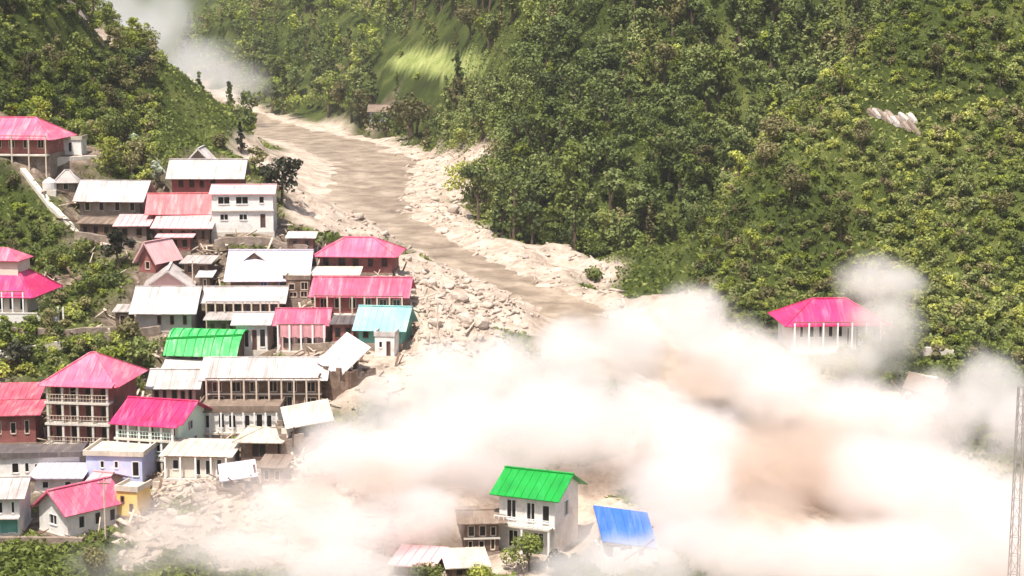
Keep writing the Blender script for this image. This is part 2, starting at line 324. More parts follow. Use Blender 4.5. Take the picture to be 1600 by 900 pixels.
H('shed', 'pale tin shed roof in front of the bright green arched roof', 253, 324, 549, 574, 592, 4, 'shed', 'roof_white', 'wall_brown', 0, .25, row(3, .2, .8, .5), cat='shed')
H('long_house', 'longest white tin roof over a dark brown two-storey timber house', 310, 516, 556, 589, 642, 7, 'gx', 'roof_white', 'wall_brown', 0, .6, row(6, .55, .85, .5) + row(5, .08, .42, .5), sheets=1, ledge=.5, post=10)
H('village_house', 'house with short white roof and windowed pinkish wall behind the magenta roof', 228, 316, 576, 604, 632, 5.5, 'gx', 'roof_white', 'wall_pinkish', 0, .4, row(5, .2, .8, .5))
H('three_storey_house', 'three-storey pink hip-roofed house with open verandas at left', 58, 202, 545, 593, 692, 8, 'hip', 'roof_pink', 'wall_redbrown', -8, .8, row(4, .72, .92, .5) + row(4, .40, .60, .5) + row(4, .06, .28, .5), veranda=(3, 5))
H('village_house', 'upper of two stacked red-roofed sheds left of the three-storey house', -70, 67, 597, 624, 642, 5, 'shed', 'roof_red', 'wall_redbrown', 6, .4, row(4, .2, .8, .5))
H('village_house', 'lower of two stacked red-roofed sheds left of the three-storey house', -70, 69, 625, 648, 692, 5, 'shed', 'roof_red', 'wall_redbrown', 6, .4, row(5, .3, .75, .4))
H('balcony_house', 'magenta-roofed house with pillared balconies and pale green end wall', 164, 308, 620, 654, 713, 6.5, 'gx', 'roof_magenta', 'wall_mint', -16, .6, row(5, .56, .86, .5) + row(4, .05, .38, .5), swins=[(.35, .55, .6, .85), (.55, .7, .1, .4)], veranda=(2, 6))
H('row_house', 'white row house with pillared dark openings under the longest white roof', 306, 440, 631, 641, 674, 5, 'flat', 'roof_brown', 'wall_white', 0, .25, row(3, .15, .85, .55, .05, .5) + row(3, .15, .85, .55, .55, .95), post=8)
H('block_house', 'brown block house with pale low hip roof beside the dust cloud', 361, 449, 667, 689, 720, 6, 'hip', 'roof_cream', 'wall_brown', -5, .5, [(.3, .7, .15, .85)])
H('row_house', 'pale flat-roofed row house with dark doorways below the balcony house', 246, 370, 696, 712, 746, 5.5, 'shed', 'roof_cream', 'wall_cream', -4, .3, [(.12, .24, .35, .8)] + row(3, .1, .8, .5, .42, .95), post=5)
H('row_house', 'bluish-white house with two small dark windows below the balcony house', 126, 232, 701, 711, 752, 5.5, 'flat', 'roof_cream', 'wall_lilac', -6, .25, [(.25, .33, .5, .8), (.5, .58, .5, .8), (.82, .95, .2, .8)])
H('row_house', 'low white house with dark flat roof at the left edge', -30, 132, 703, 714, 742, 5, 'flat', 'roof_dark', 'wall_white', 4, .3, [(.28, .36, .1, .7), (.66, .76, .2, .75)] + row(2, .15, .7, .5, .4, .6))
H('shed', 'white tin shed in front of the dark flat-roofed house', 44, 134, 727, 746, 768, 4, 'shed', 'roof_lilac', 'wall_white', 0, .3, row(2, .2, .7, .3), cat='shed')
H('corner_house', 'white house with teal ground floor at the bottom left corner', -60, 46, 741, 774, 836, 6, 'gx', 'roof_white', 'wall_white', 4, .4, row(4, .55, .85, .4) + row(3, .05, .4, .55), teal=1)
H('village_house', 'pale pink roof behind the white-gabled pink house at bottom left', 112, 170, 735, 764, 792, 5.5, 'gx', 'roof_palepink', 'wall_pinkish', -20, .4, row(2, .2, .8, .4))
H('gable_house', 'pink-roofed house with white gable and three-pane window at bottom left', 48, 168, 780, 800, 832, 6.4, 'gy', 'roof_pink', 'wall_white', -42, .3, [(.36, .64, .30, .72)], w=4.8, h=2.6, rise=1.7, swins=[(.2, .32, .2, .7), (.5, .62, .2, .7), (.78, .9, .2, .7)], uc=84)
H('small_house', 'small yellow-orange house beside the pink-roofed gable house', 174, 224, 760, 766, 806, 3.0, 'flat', 'roof_cream', 'wall_yellow', -15, .15, [(.2, .38, .5, .8), (.62, .8, .1, .5)])
H('hillside_house', 'magenta two-tiered hip-roofed house cut by the left edge above the white wall', -80, 66, 408, 455, 489, 8, 'hip', 'roof_magenta', 'wall_cream', -8, .9, row(6, .15, .8, .5), post=7, tier=1)
H('hillside_house', 'magenta-roofed white house half sunk in dust on the far right slope', 1218, 1392, 465, 503, 548, 8, 'hip', 'roof_magenta', 'wall_white', 4, .8, row(5, .45, .85, .4, .05, .6) + row(4, .1, .8, .3, .6, 1), post=7)
H('green_roofed_house', 'green-roofed white house standing alone in the dust at bottom centre', 748, 898, 727, 768, 862, 6.0, 'gx', 'roof_green', 'wall_white', -24, .45, [(.12, .3, .52, .85), (.48, .66, .52, .85), (.78, .92, .52, .85), (.15, .35, .05, .35), (.6, .8, .05, .35)], swins=[(.4, .58, .55, .82)], ledge=.45, balcony=1)
H('timber_house', 'old brown timber house left of the solitary green-roofed house', 710, 796, 801, 814, 862, 5, 'gx', 'roof_brown', 'wall_brown', 5, .5, row(3, .5, .85, .5) + row(3, .05, .4, .5), ledge=.45)
H('low_shed', 'low cream shed roof in front of the old timber house', 690, 772, 858, 885, 902, 4, 'shed', 'roof_cream', 'wall_brown', 8, .3, row(2, .2, .8, .4), cat='shed')
H('low_shed', 'dusty pink collapsed shed roof at the bottom centre-left', 598, 690, 856, 884, 898, 4.5, 'shed', 'roof_palepink', 'wall_stone', -12, .3, (), cat='shed')
H('lean_to', 'low brown timber lean-to below the slanting white tin roof', 118, 182, 340, 350, 370, 3.4, 'shed', 'roof_brown', 'wall_brown', -4, .2, row(3, .2, .8, .5), cat='shed')
H('outhouse', 'small white tin outhouse between the river bank and lilac roof', 446, 494, 362, 372, 390, 3, 'shed', 'roof_white', 'wall_brown', 0, .15, row(2, .2, .8, .4), cat='shed')
H('store', 'dark brown block store squeezed between lilac roof and cream shed', 446, 486, 432, 437, 466, 3, 'flat', 'roof_brown', 'wall_brown', 0, .1, row(2, .45, .85, .6) + row(2, .05, .35, .6), cat='store')
H('lean_to', 'dark-roofed lean-to between the pink veranda house and the teal roof', 514, 558, 496, 506, 534, 3, 'shed', 'roof_dark', 'wall_redbrown', 0, .15, row(2, .2, .8, .6), cat='shed')
H('hut', 'narrow dark hut at the left end of the plank-walled house', 176, 208, 478, 487, 514, 3, 'shed', 'roof_grey', 'wall_brown', 0, .1, [(.3, .7, .1, .8)], cat='hut')
H('shed', 'dull grey shed just below the long pinkish-white roof', 318, 364, 489, 500, 524, 3.2, 'shed', 'roof_grey', 'wall_brown', 0, .15, row(2, .2, .8, .5), cat='shed')
H('shed', 'brown tin shed below the block house at the edge of the rubble', 398, 452, 718, 730, 756, 3.4, 'shed', 'roof_brown', 'wall_stone', -6, .2, row(2, .2, .8, .5), cat='shed')
H('far_hut', 'tiny lilac hut far off above the river bend', 574, 610, 164, 174, 190, 5, 'gx', 'roof_brown', 'wall_lilac', 0, .3, row(3, .2, .8, .4), cat='hut')
for h in HOUSES:
    if h['roof'] != 'flat' and 'two_storey' not in h['name']: h['over'] += .28
    uc = h.get('uc', (h['u0'] + h['u1']) / 2); Y = hit(uc, h['vb']); e = math.atan(-ray(uc, h['vb'])[2])
    px = Y / F_PX
    h['p'] = at(uc, h['vb'], Y); h['Y'] = Y
    h.setdefault('w', max((h['u1'] - h['u0']) * px - 2 * h['over'] - (abs(math.sin(R(h['rot']))) * h['d'] * .7 if h['roof'] != 'gy' else 0), 1.0))
    h.setdefault('h', (h['vb'] - h['ve']) * px * 1.0 + h['over'] * .25)
    vis = (h['ve'] - h['vr']) * px
    run = {'gx': h['d'] / 2 + h['over'], 'arch': h['d'] / 2 + h['over'], 'hip': h['d'] / 2 + h['over'], 'shed': h['d'] + 2 * h['over'], 'gy': 0, 'flat': h['d']}[h['roof']]
    h.setdefault('rise', max(vis / math.cos(e) - run * math.sin(e), .35))
    a = R(h['rot']); h['c'] = h['p'][:2] + np.array([-math.sin(a), math.cos(a)]) * h['d'] / 2

# ------------------------------------------------------------------ terrain mesh
def axis(segs):
    o = [segs[0][0]]
    for a, b, s0, s1 in segs:
        x = a
        while x < b - 1e-6:
            t = (x - a) / (b - a); x = min(x + s0 + (s1 - s0) * t, b); o.append(x)
    return np.array(o)
GX = axis([(-1500, -220, 120, 12), (-220, -110, 8, 2), (-110, 100, 1.1, 1.1), (100, 220, 2, 8), (220, 1500, 12, 120)])
GY = axis([(-60, 150, 9, 3), (150, 300, 1.1, 1.1), (300, 460, 1.2, 2.2), (460, 760, 2.5, 5), (760, 3200, 8, 120)])
XX, YY = np.meshgrid(GX, GY); fx, fy = XX.ravel(), YY.ravel()
fz = H1(fx, fy)
dr, rz_, rw = river_dist(fx, fy)
near_house = np.full(len(fx), 99.)
for h in HOUSES:
    a = R(h['rot']); dx, dy = fx - h['c'][0], fy - h['c'][1]
    lx, ly = dx * math.cos(a) + dy * math.sin(a), -dx * math.sin(a) + dy * math.cos(a)
    q = np.maximum(np.abs(lx) - h['w'] / 2, np.abs(ly) - h['d'] / 2)
    near_house = np.minimum(near_house, q)
far_ = sstep(360, 430, fy)
bare = 1 - sstep(1.3 - .3 * far_, 2.4 - .9 * far_, dr / rw + (1.1 - .7 * far_) * fbm(fx / 14, fy / 14, 11))
U_, V_ = project(fx, np.maximum(fy, 1), fz)
# raw scree slopes above the river bend (right bank) and the rubble fan below the village
ax_, ay_ = at(668, 285, 366)[:2]; bx_, by_ = at(850, 440, 284)[:2]
scr = np.maximum(1 - np.hypot((fx - ax_) / 15, (fy - ay_) / 24), 1 - np.hypot((fx - bx_) / 13, (fy - by_) / 14))
bare = np.maximum(bare, sstep(-.1, .25, scr + .45 * fbm(fx / 9, fy / 9, 5)))
fanx, fany = at(660, 520, 224)[:2]; bare = np.maximum(bare, sstep(0, .3, 1 - np.hypot((fx - fanx) / 14, (fy - fany) / 26) + .6 * fbm(fx / 7, fy / 7, 9)))
for bu, bv_, bY, ra, rb in ((545, 350, 285, 11, 26), (640, 425, 258, 12, 20), (470, 290, 300, 7, 18), (430, 235, 330, 7, 30), (150, 42, 331, 5, 7), (735, 465, 247, 10, 13), (790, 500, 238, 9, 10)):
    q_ = at(bu, bv_, bY); bare = np.maximum(bare, sstep(0, .3, 1 - np.hypot((fx - q_[0]) / ra, (fy - q_[1]) / rb) + .5 * fbm(fx / 6, fy / 6, 15)))
lowfan = at(480, 800, 186)[:2]; bare = np.maximum(bare, sstep(0, .3, 1 - np.hypot((fx - lowfan[0] - 10) / 32, (fy - lowfan[1]) / 20) + .6 * fbm(fx / 7, fy / 7, 9)))
vill = 1 - sstep(0, 4.5, near_house + 3 * fbm(fx / 4, fy / 4, 21))
big = 1 - np.clip(near_house < 3, 0, 1) * 1.
mq = at(690, 100, hit(690, 100)); mead = sstep(0, .4, 1 - np.hypot((fx - mq[0]) / 17, (fz - 45.5 - .06 * (fx - mq[0])) / 3.4) + .5 * fbm(fx / 7, fy / 7, 71)) * (1 - bare) * (fy > 410) * (fy < 620)
amp = np.where(fy > 120, 1., .6)
fz = fz + amp * (1 - .85 * vill) * ((1 - bare) * (2.2 * fbm(fx / 16, fy / 16, 31) + .6 * fbm(fx / 4, fy / 4, 37)) + bare * sstep(.8, 1.6, dr / rw) * 2.6 * fbm(fx / 6, fy / 6, 41))
gull = np.abs(fbm(fx / 26, fy / 70, 51, 3)); fz -= (1 - vill) * (1 - bare) * sstep(270, 320, fy) * 5 * (1 - sstep(0, .16, gull))
for h in HOUSES:                                  # level the plots the houses stand on
    a = R(h['rot']); dx, dy = fx - h['c'][0], fy - h['c'][1]
    lx, ly = dx * math.cos(a) + dy * math.sin(a), -dx * math.sin(a) + dy * math.cos(a)
    q = np.maximum(np.abs(lx) - h['w'] / 2, np.abs(ly) - h['d'] / 2)
    k = 1 - sstep(.3, 2.6, q); fz = np.where(fz > h['p'][2] - .12, fz * (1 - k) + (h['p'][2] - .12) * k, fz)
nx, ny = len(GX), len(GY)
Zg = fz.reshape(ny, nx)
def ground(x, y):
    i = np.clip(np.searchsorted(GX, x) - 1, 0, nx - 2); j = np.clip(np.searchsorted(GY, y) - 1, 0, ny - 2)
    tx = (x - GX[i]) / (GX[i + 1] - GX[i]); ty = (y - GY[j]) / (GY[j + 1] - GY[j])
    return (Zg[j, i] * (1 - tx) + Zg[j, i + 1] * tx) * (1 - ty) + (Zg[j + 1, i] * (1 - tx) + Zg[j + 1, i + 1] * tx) * ty
def field(F):
    G = F.reshape(ny, nx)
    def f(x, y):
        i = np.clip(np.searchsorted(GX, x), 0, nx - 1); j = np.clip(np.searchsorted(GY, y), 0, ny - 1); return G[j, i]
    return f
bare_at, vill_at, house_at, rivq_at = field(bare), field(vill), field(near_house), field(dr / rw)
def hitg(u, v, y0=120, y1=900):
    d = ray(u, v); Y = np.arange(y0, y1, .25); z = CAM_Z + d[2] * Y; m = ground(d[0] * Y, Y) > z
    y = Y[np.argmax(m)] if m.any() else None
    return None if y is None else np.array([d[0] * y, y, float(ground(d[0] * y, y))])
idx = np.arange(nx * ny).reshape(ny, nx)
quads = np.stack([idx[:-1, :-1], idx[:-1, 1:], idx[1:, 1:], idx[1:, :-1]], -1).reshape(-1, 4)
tm = bpy.data.materials.new('hillside'); tm.use_nodes = True; MATS['hillside'] = tm
N = tm.node_tree.nodes; L = tm.node_tree.links; b = N["Principled BSDF"]; b.inputs["Roughness"].default_value = .95; b.inputs["Specular IOR Level"].default_value = .1
at_ = N.new("ShaderNodeAttribute"); at_.attribute_name = "zone"; sep = N.new("ShaderNodeSeparateColor"); L.new(at_.outputs[0], sep.inputs[0])
geo = N.new("ShaderNodeNewGeometry")
def noise(sc_, det=6, ro=.6):
    t = N.new("ShaderNodeTexNoise"); t.inputs["Scale"].default_value = sc_; t.inputs["Detail"].default_value = det; t.inputs["Roughness"].default_value = ro
    L.new(geo.outputs["Position"], t.inputs["Vector"]); return t
def ramp(src, *st):
    r = N.new("ShaderNodeValToRGB"); e = r.color_ramp.elements
    e[0].position, e[0].color = st[0][0], (*st[0][1], 1); e[1].position, e[1].color = st[-1][0], (*st[-1][1], 1)
    for p_, c_ in st[1:-1]: k_ = e.new(p_); k_.color = (*c_, 1)
    L.new(src, r.inputs[0]); return r.outputs[0]
def mixc(f, a_, b_):
    m_ = N.new("ShaderNodeMix"); m_.data_type = 'RGBA'; L.new(f, m_.inputs[0]); L.new(a_, m_.inputs[6]); L.new(b_, m_.inputs[7]); return m_.outputs[2]
g = ramp(noise(.09, 8, .7).outputs[0], (.3, (.022, .028, .008)), (.5, (.05, .066, .014)), (.7, (.13, .14, .04)))
soil = ramp(noise(.5, 8, .75).outputs[0], (.3, (.06, .042, .03)), (.5, (.19, .14, .105)), (.72, (.46, .37, .30)))
grav = ramp(noise(.35, 9, .75).outputs[0], (.30, (.20, .15, .115)), (.46, (.44, .345, .275)), (.66, (.66, .55, .46)))
lush = ramp(noise(.25, 6, .6).outputs[0], (.3, (.17, .22, .05)), (.7, (.40, .42, .16)))
g = mixc(sep.outputs[2], g, lush); c_ = mixc(sep.outputs[1], g, soil); c_ = mixc(sep.outputs[0], c_, grav)
L.new(c_, b.inputs["Base Color"])
bp = N.new("ShaderNodeBump"); bp.inputs["Strength"].default_value = .8; bp.inputs["Distance"].default_value = .5
L.new(noise(1.2, 8, .75).outputs[0], bp.inputs["Height"]); L.new(bp.outputs[0], b.inputs["Normal"])
me = np_mesh('hillside', np.stack([fx, fy, fz], 1), quads, tm)
ca = me.color_attributes.new('zone', 'FLOAT_COLOR', 'POINT')
ca.data.foreach_set('color', np.stack([bare, vill, mead, np.ones_like(bare)], 1).astype(np.float32).ravel())
me.shade_smooth()
tag(link('hillside', me), kind='structure')

# the muddy flood water
wm_ = bpy.data.materials.new('mud_flow'); wm_.use_nodes = True; MATS['mud_flow'] = wm_
N = wm_.node_tree.nodes; L = wm_.node_tree.links; b = N["Principled BSDF"]; geo = N.new("ShaderNodeNewGeometry")
L.new(ramp(noise(.22, 7, .65).outputs[0], (.3, (.15, .105, .07)), (.5, (.29, .215, .15)), (.72, (.50, .40, .30))), b.inputs["Base Color"])
b.inputs["Roughness"].default_value = .42
bp = N.new("ShaderNodeBump"); bp.inputs["Strength"].default_value = .5; bp.inputs["Distance"].default_value = .4
L.new(noise(.8, 7, .7).outputs[0], bp.inputs["Height"]); L.new(bp.outputs[0], b.inputs["Normal"])
vsr = []; K = 9
for i in range(len(RV)):
    t = RV[min(i + 1, len(RV) - 1)] - RV[max(i - 1, 0)]; nn = np.array([-t[1], t[0]]) / np.hypot(t[0], t[1])
    for j in range(K):
        s = (j / (K - 1) * 2 - 1) * RV[i, 3] * .78
        x, y = RV[i, 0] + nn[0] * s, RV[i, 1] + nn[1] * s
        vsr.append((x, y, RV[i, 2] - .25 + .5 * float(fbm(np.array([x / 4]), np.array([y / 4]), 77)[0])))
ii = np.arange(len(RV) * K).reshape(len(RV), K)
me = np_mesh('flood_water', np.array(vsr), np.stack([ii[:-1, :-1], ii[1:, :-1], ii[1:, 1:], ii[:-1, 1:]], -1).reshape(-1, 4), wm_); me.shade_smooth()
tag(link('flood_water', me), kind='structure')

# concrete path stepping down the left slope, and the terrace edges on the right slope
def ribbon(name, uvs, w, m, lift=.12):
    P = [hitg(u, v) for u, v in uvs]; P = np.array([p for p in P if p is not None]); P = _catmull(P, 8); mb = MB()
    for a_, c2 in zip(P[:-1], P[1:]):
        t = c2 - a_; nn = np.array([-t[1], t[0]]) / (np.hypot(t[0], t[1]) + 1e-6) * w / 2
        za, zc = [float(max(ground(p[0] + k * nn[0], p[1] + k * nn[1]) for k in (-1, 0, 1))) + lift for p in (a_, c2)]
        mb.add([(a_[0]-nn[0], a_[1]-nn[1], za), (a_[0]+nn[0], a_[1]+nn[1], za), (c2[0]+nn[0], c2[1]+nn[1], zc), (c2[0]-nn[0], c2[1]-nn[1], zc),
                (a_[0]-nn[0], a_[1]-nn[1], za-1.2), (a_[0]+nn[0], a_[1]+nn[1], za-1.2), (c2[0]+nn[0], c2[1]+nn[1], zc-1.2), (c2[0]-nn[0], c2[1]-nn[1], zc-1.2)],
               [(0,3,2,1), (0,1,5,4), (1,2,6,5), (2,3,7,6), (3,0,4,7)])
    return mb.build(name, m)
tag(ribbon('path', [(36, 268), (60, 300), (85, 330), (110, 352), (150, 372), (175, 392)], .9, 'concrete'), kind='structure')
tag(ribbon('path', [(70, 253), (110, 249), (150, 246), (185, 250)], .8, 'concrete'), kind='structure')
for uvs, lb in ((((1398, 553), (1440, 552), (1490, 556)), 'upper concrete terrace edge on the grassy right slope'), (((1404, 588), (1440, 596), (1484, 602)), 'lower dark terrace edge beside the dust on the right slope')):
    tag(ribbon('terrace_wall', uvs, .9, 'concrete', .5), lb, 'terrace', kind='thing')

for uvs, hh_, m_, lb in (([(118, 374), (180, 384), (236, 400)], 1.0, 'wall_stone', 'dark stone retaining wall below the pale pink sheds'), ([(335, 388), (420, 384), (482, 398)], .9, 'wall_stone', 'stone retaining wall in the yard below the white two-storey house'),
        ([(165, 536), (205, 528), (250, 522)], 1.0, 'wall_stone', 'stone retaining wall left of the green arched roof'), ([(436, 548), (490, 550), (545, 548)], 1.0, 'wall_stone', 'stone retaining wall behind the longest white roof'),
        ([(-20, 560), (50, 554), (112, 546)], .8, 'concrete', 'pale concrete retaining wall above the three-storey house'), ([(-20, 846), (60, 846), (130, 848)], .35, 'wall_stone', 'low stone roadside wall at the bottom left corner'),
        ([(20, 520), (110, 524), (185, 520)], .6, 'wall_stone', 'rough stone wall on the slope below the white boundary wall')):
    tag(ribbon('retaining_wall', uvs, .6, m_, hh_), lb, 'wall', kind='thing')

# ------------------------------------------------------------------ houses
def panel(mb, o, xd, nd, w, z0, z1, ops, t=.25):  # a wall of thickness t along xd, outer face at o, with real openings
    xs = sorted({0, w, *[q for p in ops for q in p[:2]]}); zs = sorted({z0, z1, *[q for p in ops for q in p[2:4]]})
    o, xd, nd = Vector(o), Vector(xd), Vector(nd)
    for i in range(len(xs) - 1):
        k0 = None
        for j in range(len(zs)):
            solid = j < len(zs) - 1 and not any(p[0] - 1e-6 <= xs[i] and xs[i + 1] <= p[1] + 1e-6 and p[2] - 1e-6 <= zs[j] and zs[j + 1] <= p[3] + 1e-6 for p in ops)
            if solid and k0 is None: k0 = zs[j]
            if not solid and k0 is not None:
                c = []
                for z in (k0, zs[j]):
                    for x, n_ in ((xs[i], 0), (xs[i + 1], 0), (xs[i + 1], -t), (xs[i], -t)): c.append(o + xd * x + nd * n_ + Vector((0, 0, z)))
                mb.add(c, [(0,3,2,1),(4,5,6,7),(0,1,5,4),(1,2,6,5),(2,3,7,6),(3,0,4,7)]); k0 = None
def window_in(root, o, xd, nd, op, fm, pm='pane', kind='window'):
    o, xd, nd = Vector(o), Vector(xd), Vector(nd); x0, x1, z0, z1 = op; f = MB()
    def P(x, z, n_): return o + xd * x + nd * n_ + Vector((0, 0, z))
    def bx(mb, xa, xb, za, zb, na, nb):
        c = [P(x, z, n_) for z in (za, zb) for x, n_ in ((xa, nb), (xb, nb), (xb, na), (xa, na))]
        mb.add(c, [(0,3,2,1),(4,5,6,7),(0,1,5,4),(1,2,6,5),(2,3,7,6),(3,0,4,7)])
    e = .07
    bx(f, x0 - .02, x0 + e, z0, z1, -.16, .04); bx(f, x1 - e, x1 + .02, z0, z1, -.16, .04); bx(f, x0 + e, x1 - e, z1 - e, z1 + .02, -.16, .035)
    if kind == 'window':
        bx(f, x0 + e, x1 - e, z0 - .03, z0 + e, -.16, .09)
        if x1 - x0 > .9: bx(f, (x0 + x1) / 2 - .03, (x0 + x1) / 2 + .03, z0 + e, z1 - e, -.14, -.02)
    fo = f.build(kind, fm, root); p = MB(); bx(p, x0 + e, x1 - e, z0 + (e if kind == 'window' else 0), z1 - e, -.15, -.11)
    p.build('pane' if kind == 'window' else 'door_leaf', pm, fo)
def ribs(mb, a, b_, c, d_, step=.8):              # raised seams on a roof plane a-b (eave) to d-c (ridge)
    a, b_, c, d_ = map(Vector, (a, b_, c, d_)); n_ = max(int((b_ - a).length / step), 1); nr = (b_ - a).cross(d_ - a).normalized() * .03
    for i in range(1, n_):
        t = i / n_; mb.bar(a.lerp(b_, t) + nr, d_.lerp(c, t) + nr, .05, .05)
def make_roof(root, h, w, d, z, rise, o, kind, rm, name='roof'):
    mb = MB(); X, Yf = w / 2 + o, d / 2 + o; T = .10
    dz = rise * o / (d / 2) if kind in ('gx', 'hip', 'arch') else (rise * o / (w / 2) if kind == 'gy' else rise * o / d)
    jit = lambda: random.uniform(-.04, .04)
    cap = MB()
    if kind == 'gx':
        e, r = z - dz + .06, z + rise + .06
        A = [(-X, -Yf, e + jit()), (X, -Yf, e + jit()), (X, 0, r), (-X, 0, r)]; Bq = [(X, Yf, e), (-X, Yf, e), (-X, 0, r), (X, 0, r)]
        if h.get('sheets'):
            n_ = max(int(2 * X / 1.0), 3); base = MB().slab([(p[0], p[1], p[2] - .05) for p in A], T - .04).slab(Bq, T); ro = base.build(name, rm, root)
            sm = MB(); ww = 2 * X / n_; sm.slab([(-ww/2 + .015, -Yf - .05, e - .01), (ww/2 - .015, -Yf - .05, e - .01), (ww/2 - .015, -.05, r), (-ww/2 + .015, -.05, r)], .04)
            for kx in (-.25, .25): sm.bar((ww * kx, -Yf, e + .03), (ww * kx, -.06, r + .03), .05, .05)
            me_ = sm.mesh('roof_sheet'); me_.materials.append(MATS[rm])
            for i in range(n_): link('roof_sheet', me_, ro, (-X + (i + .5) * ww, random.uniform(-.06, .02), random.uniform(0, .035)))
            cap.bar((-X, 0, r + .05), (X, 0, r + .05), .3, .08); cap.build('ridge_cap', rm, ro); return ro
        mb.slab(A, T).slab(Bq, T); ribs(mb, *A); ribs(mb, *Bq); cap.bar((-X - .03, 0, r + .04), (X + .03, 0, r + .04), .35, .1)
    elif kind == 'gy':
        e, r = z - dz + .06, z + rise + .06
        A = [(-X, Yf, e), (-X, -Yf, e), (0, -Yf, r), (0, Yf, r)]; Bq = [(X, -Yf, e), (X, Yf, e), (0, Yf, r), (0, -Yf, r)]
        mb.slab(A, T).slab(Bq, T); ribs(mb, *A); ribs(mb, *Bq); cap.bar((0, -Yf - .03, r + .04), (0, Yf + .03, r + .04), .35, .1)
        mb.bar((-X, -Yf - .04, e - .06), (0, -Yf - .04, r - .06), .06, .2).bar((X, -Yf - .04, e - .06), (0, -Yf - .04, r - .06), .06, .2)
    elif kind == 'hip':
        e, r = z - dz + .06, z + rise + .06; k = min(X - .3, Yf * .85); q = [(-X, -Yf, e), (X, -Yf, e), (X, Yf, e), (-X, Yf, e)]; r0, r1 = (-X + k, 0, r), (X - k, 0, r)
        for f_ in ([q[0], q[1], r1, r0], [q[1], q[2], r1], [q[2], q[3], r0, r1], [q[3], q[0], r0]): mb.slab(f_, T)
        nn = int(2 * X / .9)
        for i in range(1, nn):
            x = -X + 2 * X * i / nn; t = min(1, (x + X) / k, (X - x) / k)
            mb.bar((x, -Yf, e + .03), (x, -Yf + Yf * t, e + (r - e) * t + .03), .05, .05)
        for a_, b2 in ((q[0], r0), (q[1], r1), (q[2], r1), (q[3], r0)): cap.bar(Vector(a_) + Vector((0, 0, .04)), Vector(b2) + Vector((0, 0, .04)), .25, .1)
        cap.bar((r0[0], 0, r + .05), (r1[0], 0, r + .05), .35, .1)
    elif kind == 'arch':
        n_ = 10; pr = []
        for i in range(n_ + 1):
            t = i / n_ * 2 - 1; pr.append((t * Yf, z + .06 + (rise + dz) * (1 - t * t) - dz))
        for (ya, za), (yb, zb) in zip(pr[:-1], pr[1:]): mb.slab([(-X, ya, za), (X, ya, za), (X, yb, zb), (-X, yb, zb)], T)
        for i in range(int(2 * X / 1.1)):
            x = -X + .3 + i * 1.1
            for (ya, za), (yb, zb) in zip(pr[:5], pr[1:6]): cap.bar((x, ya, za + .05), (x, yb, zb + .05), .12, .1)
        cap.bar((-X, pr[2][0], pr[2][1] + .12), (X, pr[3][0], pr[3][1] + .1), .22, .22)
        ro = mb.build(name, rm, root); cap.build('roof_batten', 'roof_green', ro); return ro
    elif kind == 'shed':
        e, r = z - dz + .06, z + rise + .06
        A = [(-X, -Yf, e + jit()), (X, -Yf, e + jit()), (X, Yf, r), (-X, Yf, r)]; mb.slab(A, T); ribs(mb, *A)
        ro = mb.build(name, rm, root); return ro
    else:
        mb.box(-X, X, -Yf, Yf, z + .003, z + .2); mb.box(-X, X, -Yf, -Yf + .15, z + .2, z + .2 + min(rise, .35)).box(-X, -X + .15, -Yf + .15, Yf, z + .2, z + .2 + min(rise, .35)).box(X - .15, X, -Yf + .15, Yf, z + .2, z + .2 + min(rise, .35))
        return mb.build(name, rm, root)
    ro = mb.build(name, rm, root); cap.build('ridge_cap', rm, ro); return ro

